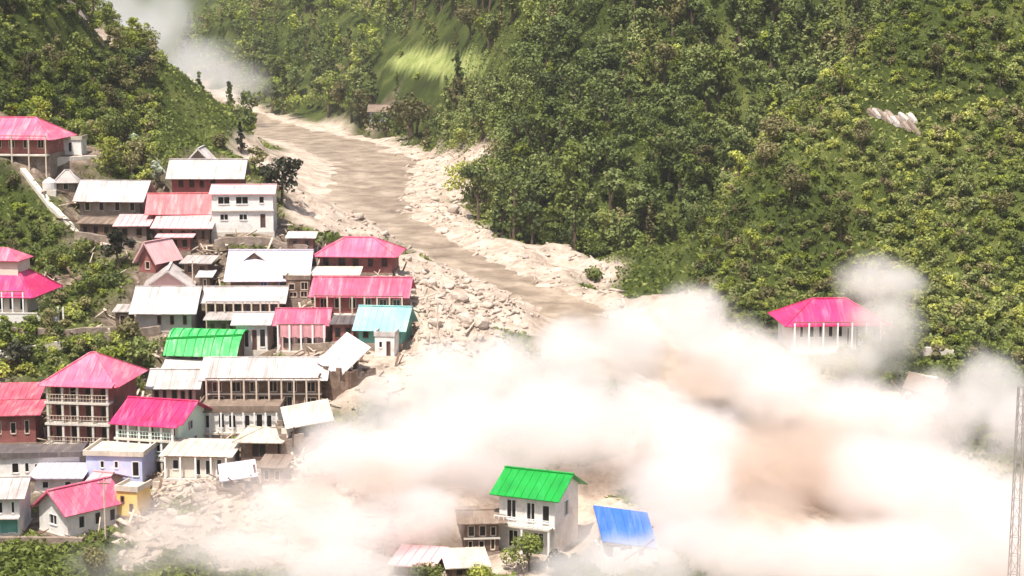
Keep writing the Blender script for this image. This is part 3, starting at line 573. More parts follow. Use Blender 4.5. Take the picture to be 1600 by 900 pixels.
def make_house(h):
    root = empty(h['name'], (h['c'][0], h['c'][1], h['p'][2]), R(h['rot'])); tag(root, h['label'], h['cat'])
    w, d, hh, wm, kind, rise = h['w'], h['d'], h['h'], h['wm'], h['roof'], h['rise']
    wl = MB(); X, Yh = w / 2, d / 2
    fo = [(a * w, b_ * w, c * hh, e * hh) for a, b_, c, e in h['wins']]; do = [(a * w, b_ * w, c * hh, e * hh) for a, b_, c, e in h['doors'] if b_ > a]
    so = [(a * d, b_ * d, c * hh, e * hh) for a, b_, c, e in h['swins']]
    if len(fo) > 3 and 'two_storey' not in h['name']: fo = [(a + j_, b_ + j_ + k_, c, e + q_) for (a, b_, c, e) in fo for j_, k_, q_ in [(random.uniform(-.06, .06) * w / len(fo), random.choice([0, 0, .12, -.1]), random.choice([0, 0, .1, -.12]))]]
    fo = [(max(a, .05), min(b_, w - .05), c, min(e, hh - .05)) for a, b_, c, e in fo]
    zw = hh if kind != 'shed' else hh
    panel(wl, (-X, -Yh, 0), (1, 0, 0), (0, -1, 0), w, 0, zw, fo + do)
    panel(wl, (X, -Yh + .25, 0), (0, 1, 0), (1, 0, 0), d - .5, 0, zw, [(max(a - .25, .02), b_ - .25, c, e) for a, b_, c, e in so])
    panel(wl, (-X, Yh - .25, 0), (0, -1, 0), (-1, 0, 0), d - .5, 0, zw, []); panel(wl, (X, Yh, 0), (-1, 0, 0), (0, 1, 0), w, 0, zw, [])
    if kind in ('gx',):
        for s in (-1, 1):
            x0, x1 = sorted((s * X, s * (X - .25)))
            wl.add([(x0, -Yh, zw), (x1, -Yh, zw), (x1, Yh, zw), (x0, Yh, zw), (x0, 0, zw + rise - .06), (x1, 0, zw + rise - .06)], [(0,1,5,4), (2,3,4,5), (1,2,5), (3,0,4), (0,3,2,1)])
    if kind == 'gy':
        for s in (-1, 1):
            y0, y1 = sorted((s * Yh, s * (Yh - .25)))
            wl.add([(-X, y0, zw), (X, y0, zw), (X, y1, zw), (-X, y1, zw), (0, y0, zw + rise - .06), (0, y1, zw + rise - .06)], [(0,1,4), (2,3,5), (1,2,5,4), (3,0,4,5), (0,3,2,1)])
    if kind == 'arch':
        for s in (-1, 1):
            x0, x1 = sorted((s * X, s * (X - .25)))
            pr = [(t * Yh, zw + (rise - .1) * (1 - t * t)) for t in np.linspace(-1, 1, 9)]
            wl.add([(x0, y, z) for y, z in pr] + [(x1, y, z) for y, z in pr], [tuple(range(8, -1, -1)), tuple(range(9, 18))] + [(i, i + 1, i + 10, i + 9) for i in range(8)])
    if kind == 'shed':
        for s in (-1, 1):
            x0, x1 = sorted((s * X, s * (X - .25)))
            wl.add([(x0, -Yh, zw), (x1, -Yh, zw), (x1, Yh, zw), (x0, Yh, zw), (x0, Yh, zw + rise - .06), (x1, Yh, zw + rise - .06)], [(0,1,5,4), (2,3,4,5), (1,2,5), (3,0,4), (0,3,2,1)])
    wl.build('wall', wm, root)
    MB().box(-X - .12, X + .12, -Yh - .12, Yh + .1, -4.5, -.02).build('plinth', 'wall_stone' if wm != 'wall_white' else 'concrete', root)
    MB().box(-X + .3, X - .3, -Yh + .3, Yh - .3, -.01, .04).build('floor_slab', 'concrete', root)
    fm_ = h['fm'] if wm in ('wall_white', 'wall_lilac', 'wall_mint', 'wall_cream') or h['fm'] == 'frame_lilac' else random.choice(['frame_brown', 'frame_brown', 'timber_pale'])
    for op in fo: window_in(root, (-X, -Yh, 0), (1, 0, 0), (0, -1, 0), op, fm_)
    for op in do: window_in(root, (-X, -Yh, 0), (1, 0, 0), (0, -1, 0), op, 'frame_brown', 'door', 'door')
    for op in so: window_in(root, (X, -Yh, 0), (0, 1, 0), (1, 0, 0), op, h['fm'])
    ro = make_roof(root, h, w, d, zw, rise, h['over'], kind, h['rm'])
    if h.get('tier'):
        t = MB().box(-X * .72, X * .55, -Yh * .5, Yh * .5, zw + rise * .4, zw + rise + .5).build('upper_wall', 'wall_cream', root)
        u = empty('upper_roof', (0, 0, 0)); u.parent = root; bpy.data.objects.remove(u)
        mb = MB(); xa, xb, y_, e, r = -X * .8, X * .64, Yh * .62, zw + rise + .45, zw + rise + 1.9
        q = [(xa, -y_, e), (xb, -y_, e), (xb, y_, e), (xa, y_, e)]; r0, r1 = (xa + y_, 0, r), (xb - y_, 0, r)
        for f_ in ([q[0], q[1], r1, r0], [q[1], q[2], r1], [q[2], q[3], r0, r1], [q[3], q[0], r0]): mb.slab(f_, .1)
        mb.build('upper_roof', 'roof_pink', root)
    if h.get('ledge'):
        z = h['ledge'] * hh; MB().box(-X - .12, X + .12, -Yh - .28, -Yh - .003, z - .09, z + .07).build('ledge', 'concrete', root)
    if h.get('post'):
        n_ = h['post']; yv = -Yh - .55 - (.5 if h['over'] > .6 else 0)
        for i in range(n_):
            x = -X + .1 + (w - .2) * i / (n_ - 1); MB().box(x - .09, x + .09, yv - .09, yv + .09, -3, hh - .1).build('post', 'frame_white' if 'brown' not in wm else 'timber_pale', root)
        MB().box(-X - .1, X + .1, yv - .1, -Yh - .13, -.25, -.03).build('veranda_floor', 'concrete', root)
        MB().box(-X, X, yv - .05, yv + .05, hh - .1, hh + .02).build('veranda_beam', 'timber', root)
    if h.get('veranda'):
        ns, n_ = h['veranda']; D = 1.5; y0 = -Yh - D
        for s in range(ns + 1):
            z = hh * s / ns
            if s < ns: MB().box(-X - .25, X + .15, y0, -Yh - .003, z - .12, z + .1).build('balcony_slab', 'concrete', root)
            if s == ns: continue
            for i in range(n_):
                x = -X + (w - .2) * i / (n_ - 1) + .1
                MB().box(x - .12, x + .12, y0 + .08, y0 + .3, z + .1, z + hh / ns - (.12 if s < ns - 1 else .62)).build('post', 'concrete' if ns == 3 else 'frame_white', root)
            rl = MB(); rl.box(-X, X, y0 + .03, y0 + .08, z + .92, z + .98).box(-X, X, y0 + .03, y0 + .08, z + .5, z + .54)
            for i in range(int(w / .35)): rl.box(-X + i * .35, -X + i * .35 + .04, y0 + .035, y0 + .075, z + .1, z + .92)
            rl.build('railing', 'timber_pale' if ns == 3 else 'wall_mint', root)
        if ns == 3: MB().box(-X, X, y0 + .2, -Yh - .13, -4, -.13).build('veranda_base', 'wall_stone', root)
        else:
            for i in range(n_): x = -X + (w - .2) * i / (n_ - 1) + .1; MB().box(x - .12, x + .12, y0 + .08, y0 + .3, -4, -.12).build('post', 'concrete', root)
        MB().slab([(-X - .7, y0 - .3, hh - .45), (X + .6, y0 - .3, hh - .45), (X + .6, -Yh - .45, hh - .12), (-X - .7, -Yh - .45, hh - .12)], .08).build('veranda_roof', h['rm'], root)
    if h.get('balcony'):
        z = hh * .47; MB().box(-X, X, -Yh - 1.3, -Yh - .3, z - .1, z + .08).build('balcony_slab', 'concrete', root)
        rl = MB().box(-X, X, -Yh - 1.28, -Yh - 1.22, z + .85, z + .93)
        for i in range(int(w / .5)): rl.box(-X + i * .5, -X + i * .5 + .06, -Yh - 1.28, -Yh - 1.22, z + .08, z + .85)
        rl.build('railing', 'frame_white', root)
        for x in (-X + .1, 0, X - .1): MB().box(x - .1, x + .1, -Yh - 1.25, -Yh - 1.05, -4, z - .1).build('post', 'frame_white', root)
    if h.get('dormer'):
        x, y0, z = -X * .42, -Yh * .35, zw + rise * .62; mb = MB(); q = 1.5
        mb.slab([(x - q, y0 + 3, z), (x - q, y0 - .3, z), (x, y0 - .3, z + 1.1), (x, y0 + 3, z + 1.1)], .08).slab([(x + q, y0 - .3, z), (x + q, y0 + 3, z), (x, y0 + 3, z + 1.1), (x, y0 - .3, z + 1.1)], .08)
        dm = mb.build('dormer', 'roof_white', root)
        MB().add([(x - q + .2, y0, z - .3), (x + q - .2, y0, z - .3), (x, y0, z + .9), (x - q + .2, y0 + .1, z - .3), (x + q - .2, y0 + .1, z - .3), (x, y0 + .1, z + .9)], [(0,1,2), (5,4,3), (0,2,5,3), (1,4,5,2), (0,3,4,1)]).build('dormer_gable', 'wall_brown', dm)
    if h.get('teal'):
        MB().box(-X - .05, X + .05, -Yh - .9, -Yh - .02, hh * .45, hh * .45 + .12).build('canopy', 'roof_white', root)
        MB().box(-X + .2, X * .3, -Yh - .06, -Yh - .003, .1, hh * .05).build('kerb', 'concrete', root)
        MB().box(X * .2, X * .9, -Yh - .05, -Yh - .003, .2, hh * .42).build('shutter', 'wall_teal', root)
    return root
ROOTS = [make_house(h) for h in HOUSES]
# washing on the pink veranda
for h, r_ in zip(HOUSES, ROOTS):
    if 'washing' in h['label']:
        for i in range(4):
            x = -h['w'] / 2 + .4 + i * h['w'] * .24; mb = MB(); n_ = 6; z0, z1 = h['h'] * .5, h['h'] - .15; y = -h['d'] / 2 - .62
            for k in range(n_):
                xa, xb = x + k * .22, x + (k + 1) * .22; ya, yb = y + .05 * math.sin(k * 1.7), y + .05 * math.sin((k + 1) * 1.7)
                mb.add([(xa, ya, z0 + .1 * math.sin(k)), (xb, yb, z0 + .1 * math.sin(k + 1)), (xb, yb, z1), (xa, ya, z1), (xa, ya + .02, z0 + .1 * math.sin(k)), (xb, yb + .02, z0 + .1 * math.sin(k + 1)), (xb, yb + .02, z1), (xa, ya + .02, z1)],
                       [(0,1,2,3), (7,6,5,4), (0,4,5,1), (3,2,6,7)])
            M_ = r_.matrix_basis if False else Matrix.Translation(Vector(r_.location)) @ Matrix.Rotation(r_.rotation_euler[2], 4, 'Z')
            o = mb.build('hanging_cloth', 'curtain_pink'); o.matrix_world = M_
            tag(o, ('leftmost', 'second from left', 'third from left', 'rightmost')[i] + ' pink cloth hanging on the veranda of the pink-roofed row house', 'cloth', 'cloths drying on the pink veranda')

# white boundary wall with gate posts below the two-tiered pink house
p0, p1 = hitg(-20, 506), hitg(92, 503)
wr = empty('boundary_wall', tuple(p0)); dv = p1 - p0; Lw = float(np.hypot(dv[0], dv[1])); wr.rotation_euler = (0, 0, math.atan2(dv[1], dv[0]))
zb = min(0, dv[2]); zt = max(0, dv[2]) + 1.0
MB().box(-3, Lw, -.15, .15, zb - 1.5, zt).build('wall', 'wall_white', wr); MB().box(-3.05, Lw + .05, -.2, .2, zt + .003, zt + .1).build('coping', 'concrete', wr)
for x in (Lw - .1, Lw + .55): MB().box(x, x + .22, -.35, -.16, zb - 1.5, zt + .9).build('gate_post', 'wall_white', wr)
tag(wr, 'long low white boundary wall below the two-tiered magenta house', 'wall', kind='thing')

# water tank beside the grey hut
p = hitg(78, 300); t = empty('water_tank', tuple(p)); mb = MB()
mb.tube([(0, 0, .3), (0, 0, .5), (0, 0, 1.3), (0, 0, 1.7), (0, 0, 1.85)], [.95, 1.0, 1.0, .6, .25], 14).build('tank_body', 'plastic_grey', t, smooth=False)
MB().tube([(0, 0, 1.853), (0, 0, 1.98)], [.27, .22], 10).build('lid', 'plastic_grey', t); MB().box(-1.1, 1.1, -1.1, 1.1, -1.5, .297).build('stand', 'concrete', t)
tag(t, 'pale grey domed water tank beside the little grey hut', 'water tank')

# ------------------------------------------------------------------ wrecked buildings
def wreck(name, label, u, v, roofq, rm, wm, rot, tilt, w=6, d=5, hgt=2.6, seed=1, rl=.0):
    rnd = random.Random(seed); p = hitg(u, v); root = empty(name, tuple(p), R(rot)); tag(root, label, 'ruin')
    for s in range(4):                            # broken wall stumps
        mb = MB(); L_ = w if s % 2 == 0 else d; n_ = int(L_ / .6); x = -L_ / 2
        for i in range(n_):
            hh = hgt * (.35 + .65 * abs(math.sin(i * 1.3 + s * 2 + seed))) * rnd.uniform(.6, 1); mb.box(x + i * L_ / n_, x + (i + 1) * L_ / n_ - .02, -.15, .15, -2, hh)
        o = mb.build('broken_wall', wm, root); o.rotation_euler = (0, 0, R(90 * s)); o.location = [(0, -d / 2, 0), (w / 2, 0, 0), (0, d / 2, 0), (-w / 2, 0, 0)][s]
    X, Y_ = roofq; mb = MB(); q = [(-X, -Y_, 0), (X, -Y_, 0), (X, Y_, 0), (-X, Y_, 0)]; mb.slab(q, .12); ribs(mb, *q)
    o = mb.build('fallen_roof', rm, root); o.location = (0, -.3, hgt + .9); o.rotation_euler = (R(tilt), R(rl), 0)
    for i in range(7):
        a = Vector((rnd.uniform(-w / 2, w / 2), rnd.uniform(-d / 2 - 1, d / 2), rnd.uniform(-.4, .6))); b_ = a + Vector((rnd.uniform(-2.5, 2.5), rnd.uniform(-1.5, .5), rnd.uniform(.4, 2.6)))
        MB().bar(a, b_, .16, .16).build('beam', 'timber', root)
    return root
wreck('wrecked_house', 'tilted bright blue roof of a house toppling into the dust', 975, 872, (2.8, 2.3), 'roof_blue', 'wall_white', 18, 32, 5, 4, 2.1, 3, 12)
wreck('wrecked_house', 'brown timber ruin with slipped white roof planks beside the longest white roof', 540, 600, (1.9, 2.6), 'roof_white', 'wall_brown', -35, 38, 5, 4.5, 2.6, 5, 22)
wreck('wrecked_house', 'pale ruin with grey tilted roof sinking into the dust below the long house', 480, 690, (2.6, 2.0), 'roof_cream', 'wall_stone', 12, 24, 6, 5, 2.2, 8, -8)
wreck('wrecked_shed', 'broken brown shed at the edge of the dust beside the terraces', 1445, 640, (2.2, 1.6), 'roof_brown', 'wall_grey', -20, 26, 4.5, 3.5, 1.8, 12, 14)
wreck('wrecked_shed', 'small lilac-roofed wrecked shed in the rubble at lower left centre', 372, 768, (1.9, 1.5), 'roof_lilac', 'wall_stone', 10, 22, 4, 3, 1.3, 14, -6)

# ------------------------------------------------------------------ boulders, beams and rubble of the debris flow
def rock_mesh(seed):
    rnd = np.random.default_rng(seed); bm = bmesh.new(); bmesh.ops.create_icosphere(bm, subdivisions=2, radius=1)
    pl = rnd.normal(size=(7, 3)); pl /= np.linalg.norm(pl, axis=1)[:, None]; off = rnd.uniform(.55, .9, 7)
    for v in bm.verts:
        c = np.array(v.co)
        for n_, o_ in zip(pl, off):
            k = c @ n_ - o_
            if k > 0: c = c - n_ * k
        v.co = c * (1, .85, .72) * (1 + rnd.uniform(-.04, .04))
    me_ = bpy.data.meshes.new('boulder'); bm.to_mesh(me_); bm.free(); me_.materials.append(MATS['boulder']); return me_
ROCKS = [rock_mesh(s) for s in range(6)]
BSPOTS = []
for area, cnt in (((600, 760, 200, 340), 34), ((560, 960, 320, 480), 50), ((640, 780, 430, 540), 26), ((240, 560, 760, 880), 34), ((300, 520, 150, 200), 8), ((30, 140, 838, 880), 10)):
    for _ in range(cnt):
        p = hitg(random.uniform(*area[:2]), random.uniform(*area[2:]))
        if p is None or bare_at(p[0], p[1]) < .5 or house_at(p[0], p[1]) < 1.2: continue
        if rivq_at(p[0], p[1]) < .55: continue
        BSPOTS.append((p, random.choice([.35, .45, .55, .7, .9, 1.3]), area))
for p, s, area in BSPOTS:
    o = link('boulder', random.choice(ROCKS)); o.location = (p[0], p[1], p[2] + s * .25); o.scale = (s, s * random.uniform(.8, 1.2), s * random.uniform(.7, 1)); o.rotation_euler = (random.uniform(-.4, .4), random.uniform(-.4, .4), random.uniform(0, 6))
    where = {600: 'on the pale scree above the river bend', 560: 'strewn along the muddy river banks', 640: 'in the rubble fan beside the teal-roofed house', 240: 'in the rubble field at lower left', 300: 'on the far upper riverbed', 30: 'on the ground at the bottom left corner'}[area[0]]
    tag(o, ('huge' if s > 1.2 else 'large' if s > .8 else 'mid-sized' if s > .5 else 'small') + ' dusty grey-brown boulder ' + where, 'boulder', 'boulders ' + where)
bv, bf = [], []
def scatter_rubble(area, cnt, s0, s1):
    for _ in range(cnt):
        p = hitg_fast(random.uniform(*area[:2]), random.uniform(*area[2:]))
        if p is None or bare_at(p[0], p[1]) < .35 and vill_at(p[0], p[1]) < .4 or house_at(p[0], p[1]) < .2: continue
        if rivq_at(p[0], p[1]) < .5: continue
        s = random.uniform(s0, s1); l = s * random.choice([1, 1, 1.3, 3.5]); o = len(bv)
        Mx = Matrix.Rotation(random.uniform(0, 6), 3, 'Z') @ Matrix.Rotation(random.uniform(-.6, .6), 3, 'X') @ Matrix.Rotation(random.uniform(-.6, .6), 3, 'Y')
        for x, y, z in ((-l,-s*.6,-s*.5),(l,-s*.6,-s*.5),(l*.8,s*.6,-s*.5),(-l,s*.5,-s*.5),(-l*.8,-s*.5,s*.5),(l*.9,-s*.4,s*.4),(l*.7,s*.5,s*.5),(-l*.7,s*.4,s*.35)):
            q = Mx @ Vector((x, y, z)); bv.append((p[0] + q.x, p[1] + q.y, p[2] + q.z + s * .2))
        for f in ((0,3,2,1),(4,5,6,7),(0,1,5,4),(1,2,6,5),(2,3,7,6),(3,0,4,7)): bf.append([i + o for i in f])
def hitg_fast(u, v): 
    d = ray(u, v); Y = np.arange(160, 480, .8); z = CAM_Z + d[2] * Y; m = ground(d[0] * Y, Y) > z
    if not m.any(): return None
    y = Y[np.argmax(m)]; return np.array([d[0] * y, y, float(ground(d[0] * y, y))])
scatter_rubble((600, 780, 190, 350), 420, .12, .4); scatter_rubble((520, 980, 300, 500), 700, .1, .35); scatter_rubble((620, 820, 430, 560), 450, .1, .35)
scatter_rubble((180, 620, 720, 900), 900, .12, .42); scatter_rubble((160, 640, 300, 700), 700, .1, .3)
tag(link('rubble', np_mesh('rubble', np.array(bv), np.array(bf), 'rubble')), 'broken stone and timber rubble strewn over the mud banks', 'rubble', kind='stuff')
rub_v, rub_f = bv, bf; bv, bf = [], []
for _ in range(1500):
    p = hitg_fast(random.uniform(60, 650), random.uniform(290, 860))
    if p is None or vill_at(p[0], p[1]) < .45 or house_at(p[0], p[1]) < .15: continue
    o = len(bv); l, w2, t2 = random.uniform(.5, 1.5), random.uniform(.06, .16), .04
    Mx = Matrix.Rotation(random.uniform(0, 6), 3, 'Z') @ Matrix.Rotation(random.choice([.1, .2, .5, 1.1]) * random.choice([-1, 1]), 3, 'Y') @ Matrix.Rotation(random.uniform(-.8, .8), 3, 'X')
    for x, y, z in ((-l,-w2,-t2),(l,-w2,-t2),(l,w2,-t2),(-l,w2,-t2),(-l,-w2,t2),(l,-w2,t2),(l,w2,t2),(-l,w2,t2)):
        q = Mx @ Vector((x, y, z)); bv.append((p[0] + q.x, p[1] + q.y, p[2] + q.z + .35))
    for f in ((0,3,2,1),(4,5,6,7),(0,1,5,4),(1,2,6,5),(2,3,7,6),(3,0,4,7)): bf.append([i + o for i in f])
me_ = np_mesh('timber_debris', np.array(bv), np.array(bf)); me_.materials.append(MATS['timber']); me_.materials.append(MATS['timber_pale'])
me_.polygons.foreach_set('material_index', np.repeat(RNG.integers(0, 2, len(bf) // 6), 6).astype(np.int32))
tag(link('debris', me_), 'loose planks and timber scraps lying between the village houses', 'debris', kind='stuff')
p = hitg(1392, 190); OUT = p; t = empty('rock_outcrop', tuple(p)); tag(t, 'pale grey streaked rock outcrop breaking through the scrub on the right spur', 'rock')
rr = random.Random(4)
for k in range(10):                               # angular ribs of rock running down the slope
    x0, y0 = -2.9 + k * .6, 2.2 - k * .3 + rr.uniform(-.7, .7); l = rr.uniform(1.4, 3.0); w2 = rr.uniform(.2, .4)
    pr = [(-w2, -.5), (w2, -.5), (w2 * .9, .25), (w2 * .1, .55), (-w2 * .8, .3)]; vv = []
    for q, sh in ((0, .8), (.3, 1.2), (.7, 1.), (1, .4)):
        cx, cy_ = x0 + q * l * .55, y0 - q * l * .8; gz_ = float(ground(p[0] + cx, p[1] + cy_)) - p[2]
        vv += [(cx + a * sh + rr.uniform(-.06, .06), cy_ - .1, gz_ + .25 + b_ * sh + rr.uniform(-.08, .08)) for a, b_ in pr]
    MB().add(vv, [tuple(range(4, -1, -1)), tuple(range(15, 20))] + [(r_ * 5 + i_, r_ * 5 + (i_ + 1) % 5, r_ * 5 + 5 + (i_ + 1) % 5, r_ * 5 + 5 + i_) for r_ in (0, 1, 2) for i_ in range(5)]).build('rock_rib', 'wall_grey' if k % 2 else 'wall_stone', t)
LOGS = [(668, 470, 2.2, 'leaning against the rubble fan beside the teal roof'), (735, 520, 2.6, 'lying in the rubble fan above the dust'), (690, 880, 2.4, 'propped against the cream shed at the bottom'), (430, 800, 2., 'lying in the lower left rubble'), (300, 790, 1.8, 'sticking out of the rubble below the row house')]
for i, (u, v, l, wh) in enumerate(LOGS):
    p = hitg(u, v); o = MB().tube([(-l / 2, 0, .1), (0, .1, .5), (l / 2, .2, .9 + .1 * i)], [.16, .14, .1], 7).build('log', 'timber_pale'); o.location = tuple(p); o.rotation_euler = (0, 0, i * 1.1)
    tag(o, 'pale broken tree trunk ' + wh, 'log')

# ------------------------------------------------------------------ poles and mast
def pole(u, v, hgt, label):
    p = hitg(u, v); t = empty('utility_pole', tuple(p)); tag(t, label, 'utility pole')
    MB().tube([(0, 0, -1), (0, 0, hgt * .5), (0, 0, hgt)], [.11, .09, .07], 8).build('pole', 'timber_pale', t); MB().box(-.6, .6, -.05, .05, hgt - .5, hgt - .4).build('crossarm', 'timber', t)
    for x in (-.5, 0, .5): MB().tube([(x, 0, hgt - .397), (x, 0, hgt - .25)], [.04, .03], 6).build('insulator', 'frame_white', t)
pole(684, 556, 6.5, 'pale utility pole standing in the rubble fan beside the teal roof')
pole(112, 704, 7, 'thin utility pole in front of the three-storey house'); pole(302, 470, 5.2, 'thin utility pole between the wide white roof and the pinkish-white roof'); pole(165, 842, 6, 'utility pole beside the small yellow-orange house')
bx_, by_ = at(1592, 700, 150)[:2]; zg = float(ground(bx_, by_)); zt = at(1592, 605, 150)[2]
t = empty('lattice_mast', (bx_, by_, zg)); Hm = zt - zg; tag(t, 'slender steel lattice mast at the right edge in front of the dust', 'mast')
hw = lambda z: .46 - .24 * z / Hm
for sx, sy in ((-1, -1), (1, -1), (1, 1), (-1, 1)): MB().bar((sx * hw(0), sy * hw(0), -1), (sx * hw(Hm), sy * hw(Hm), Hm), .065).build('leg', 'metal_pole', t)
nb = 16
for i in range(nb):
    z0, z1 = Hm * i / nb, Hm * (i + 1) / nb; mb = MB(); c0 = [(-hw(z0), -hw(z0)), (hw(z0), -hw(z0)), (hw(z0), hw(z0)), (-hw(z0), hw(z0))]; c1 = [(-hw(z1), -hw(z1)), (hw(z1), -hw(z1)), (hw(z1), hw(z1)), (-hw(z1), hw(z1))]
    for k in range(4): mb.bar((*c0[k], z0), (*c1[(k + 1) % 4], z1), .035).bar((*c1[k], z1), (*c1[(k + 1) % 4], z1), .035)
    mb.build('lattice_brace', 'metal_pole', t)

# ------------------------------------------------------------------ trees and shrubs
def leaf_cloud(rng, centres, radii, n_, size, droop=0., flat=.75, inner=.35):
    """leaf-sized diamond faces spread through clumps; returns verts, faces"""
    k = rng.integers(0, len(centres), n_); C = np.array(centres)[k]; Rr = np.array(radii)[k]
    dirs = rng.normal(size=(n_, 3)); dirs /= np.linalg.norm(dirs, axis=1)[:, None]
    rad = rng.uniform(inner, 1, n_) ** .6
    P = C + dirs * (Rr * rad)[:, None] * np.array([1, 1, flat])
    nr = dirs * .9 + rng.normal(size=(n_, 3)) * .5 + np.array([0, 0, .35]); nr /= np.linalg.norm(nr, axis=1)[:, None]
    a = np.cross(nr, rng.normal(size=(n_, 3))); a /= np.linalg.norm(a, axis=1)[:, None]; b_ = np.cross(nr, a)
    s = size * rng.uniform(.6, 1.4, n_)[:, None]; a = a * s; b_ = b_ * s * .62
    V = np.stack([P - a, P - b_ - np.array([0, 0, droop]), P + a, P + b_], 1).reshape(-1, 3)
    return V, np.arange(n_ * 4).reshape(-1, 4)
def tree_shape(seed, hgt=6., wid=2.4, n_=420, size=.34, kind='broad'):
    rng = np.random.default_rng(seed); cs, rs = [], []
    if kind == 'broad':
        m = rng.integers(7, 11)
        for i in range(m):
            a = rng.uniform(0, 6.28); q = rng.uniform(.1, .75) * wid; z = hgt * rng.uniform(.38, .88)
            cs.append((q * math.cos(a), q * math.sin(a), z)); rs.append(wid * rng.uniform(.34, .58) * (1.15 - .4 * z / hgt))
        cs.append((0, 0, hgt * .8)); rs.append(wid * .5)
    elif kind == 'conifer':
        for i in range(16):
            t = i / 15; a = rng.uniform(0, 6.28); q = wid * (1 - t) * .55; cs.append((q * math.cos(a), q * math.sin(a), hgt * (.15 + .83 * t))); rs.append(wid * (1 - t) * .55 + .18)
    else:
        for i in range(rng.integers(3, 6)):
            a = rng.uniform(0, 6.28); q = rng.uniform(0, .6) * wid; cs.append((q * math.cos(a), q * math.sin(a), hgt * rng.uniform(.25, .6))); rs.append(wid * rng.uniform(.4, .62))
    V, Fc = leaf_cloud(rng, cs, rs, n_, size, flat=.8 if kind != 'conifer' else .5)
    tb = MB(); top = hgt * (.85 if kind == 'conifer' else .6); bend = rng.normal(size=2) * .12
    tb.tube([(0, 0, -.8), (bend[0], bend[1], top * .5), (bend[0] * 2, bend[1] * 2, top)], [.04 * hgt, .028 * hgt, .01 * hgt], 6)
    for c in cs[:5]: tb.tube([(bend[0], bend[1], top * rng.uniform(.3, .7)), tuple(np.array(c) * .9)], [.016 * hgt, .006 * hgt], 5)
    return V, Fc, tb
VAR = []
for i in range(8): VAR.append(tree_shape(100 + i, random.uniform(5, 7.4), random.uniform(2, 2.9), 640, .25, 'broad'))
for i in range(3): VAR.append(tree_shape(140 + i, random.uniform(7, 9), 1.7, 420, .3, 'conifer'))
SHR = [tree_shape(170 + i, random.uniform(1.5, 2.4), random.uniform(1., 1.5), 260, .16, 'shrub') for i in range(6)]
def crown_mesh(v, m): 
    me_ = np_mesh('crown', v[0], v[1], m); return me_
LM = ['leaf_dark', 'leaf_mid', 'leaf_bright', 'leaf_olive']
CM = {(i, m): crown_mesh(VAR[i], m) for i in range(len(VAR)) for m in LM}
TM = []
for v in VAR:
    me_ = v[2].mesh('trunk'); me_.materials.append(MATS['bark']); TM.append(me_)
SM = {(i, m): crown_mesh(SHR[i], m) for i in range(len(SHR)) for m in LM}
_T = np.linspace(.3, .985, 90)
def seen(x, y, z):
    Y = y * _T; return not (ground(x * _T, Y) > CAM_Z + (z - CAM_Z) * _T).any()
REG = {'left': ('on the slope above the upper left roofs', 'leaf_mid'), 'far': ('on the far hazy slope beyond the upper riverbed', 'leaf_dark'),
       'mid': ('in the dense dark wood on the middle slope', 'leaf_dark'), 'spur': ('on the sunlit spur at right', 'leaf_mid')}
spots = []
def plant(x0, x1, y0, y1, step, reg, kind, pmix, s0, s1, dens=1.):
    for gx in np.arange(x0, x1, step):
        for gy in np.arange(y0, y1, step):
            x, y = gx + random.uniform(-.5, .5) * step, gy + random.uniform(-.5, .5) * step
            if random.random() > dens * (1 + 1.2 * float(fbm(np.array([x / 18]), np.array([y / 18]), 61)[0])): continue
            if abs(x - OUT[0]) < 3.6 and abs(y - OUT[1]) < 4.5: continue
            if bare_at(x, y) > .4 or vill_at(x, y) > .3 or house_at(x, y) < 2.6: continue
            z = float(ground(x, y)); u, v = project(x, y, z + 2)
            if not (-260 < u < 1860 and -110 < v < 960): continue
            rg_ = reg(u, v, y)
            if rg_:
                spots.append((x, y, z, kind, rg_, random.choices(LM, pmix)[0], random.uniform(s0, s1), seen(x, y, z + 4.5 if kind == 'tree' else z + 1.5), u, v))
def field_patch(u, v): return 585 < u < 805 and 66 < v < 150       # the open bright meadow
plant(-160, 40, 400, 760, 5.4, lambda u, v, y: 'far' if u > 225 and u < 830 and y > 415 and not field_patch(u, v) else None, 'tree', (4, 4, 1.4, 2), .7, 1.7, 1.2)
plant(-20, 110, 270, 460, 3.2, lambda u, v, y: 'mid' if u > (800 if v < 150 else 690) and y > 292 and (u < 1150 or y > 300) else None, 'tree', (9, 3, .25, .6), .5, 1.4, 1.25)
plant(20, 128, 190, 330, 3.6, lambda u, v, y: 'spur' if u > 1090 and y < 300 and v < 540 else None, 'tree', (3, 4, 1.2, 2), .3, .85, .24)
plant(-125, -45, 250, 370, 3.6, lambda u, v, y: 'left' if u < 235 and v < 260 else None, 'tree', (2, 4, 2, 2), .5, .95, .55)
plant(-85, -40, 215, 268, 3.4, lambda u, v, y: 'left' if u < 230 and v > 240 and v < 560 else None, 'tree', (3, 4, 2, 2), .35, .6, .4)
plant(20, 128, 190, 330, 1.55, lambda u, v, y: 'spur' if u > 1090 and y < 305 and v < 600 else None, 'shrub', (2, 4, 2.5, 2), .4, 1.25, 1.25)
plant(-125, -40, 200, 365, 1.8, lambda u, v, y: 'left' if u < 250 and v < 600 else None, 'shrub', (2, 4, 3, 2), .6, 1.4, 1.1)
plant(-100, 100, 150, 215, 3.0, lambda u, v, y: 'spur' if v > 560 and (u < 60 or u > 1380) else None, 'shrub', (2, 4, 3, 2), .5, 1.0, .6)
plant(-60, 60, 400, 560, 4., lambda u, v, y: 'far' if field_patch(u, v) and random.random() < .12 else None, 'shrub', (1, 3, 3, 2), .8, 1.3)
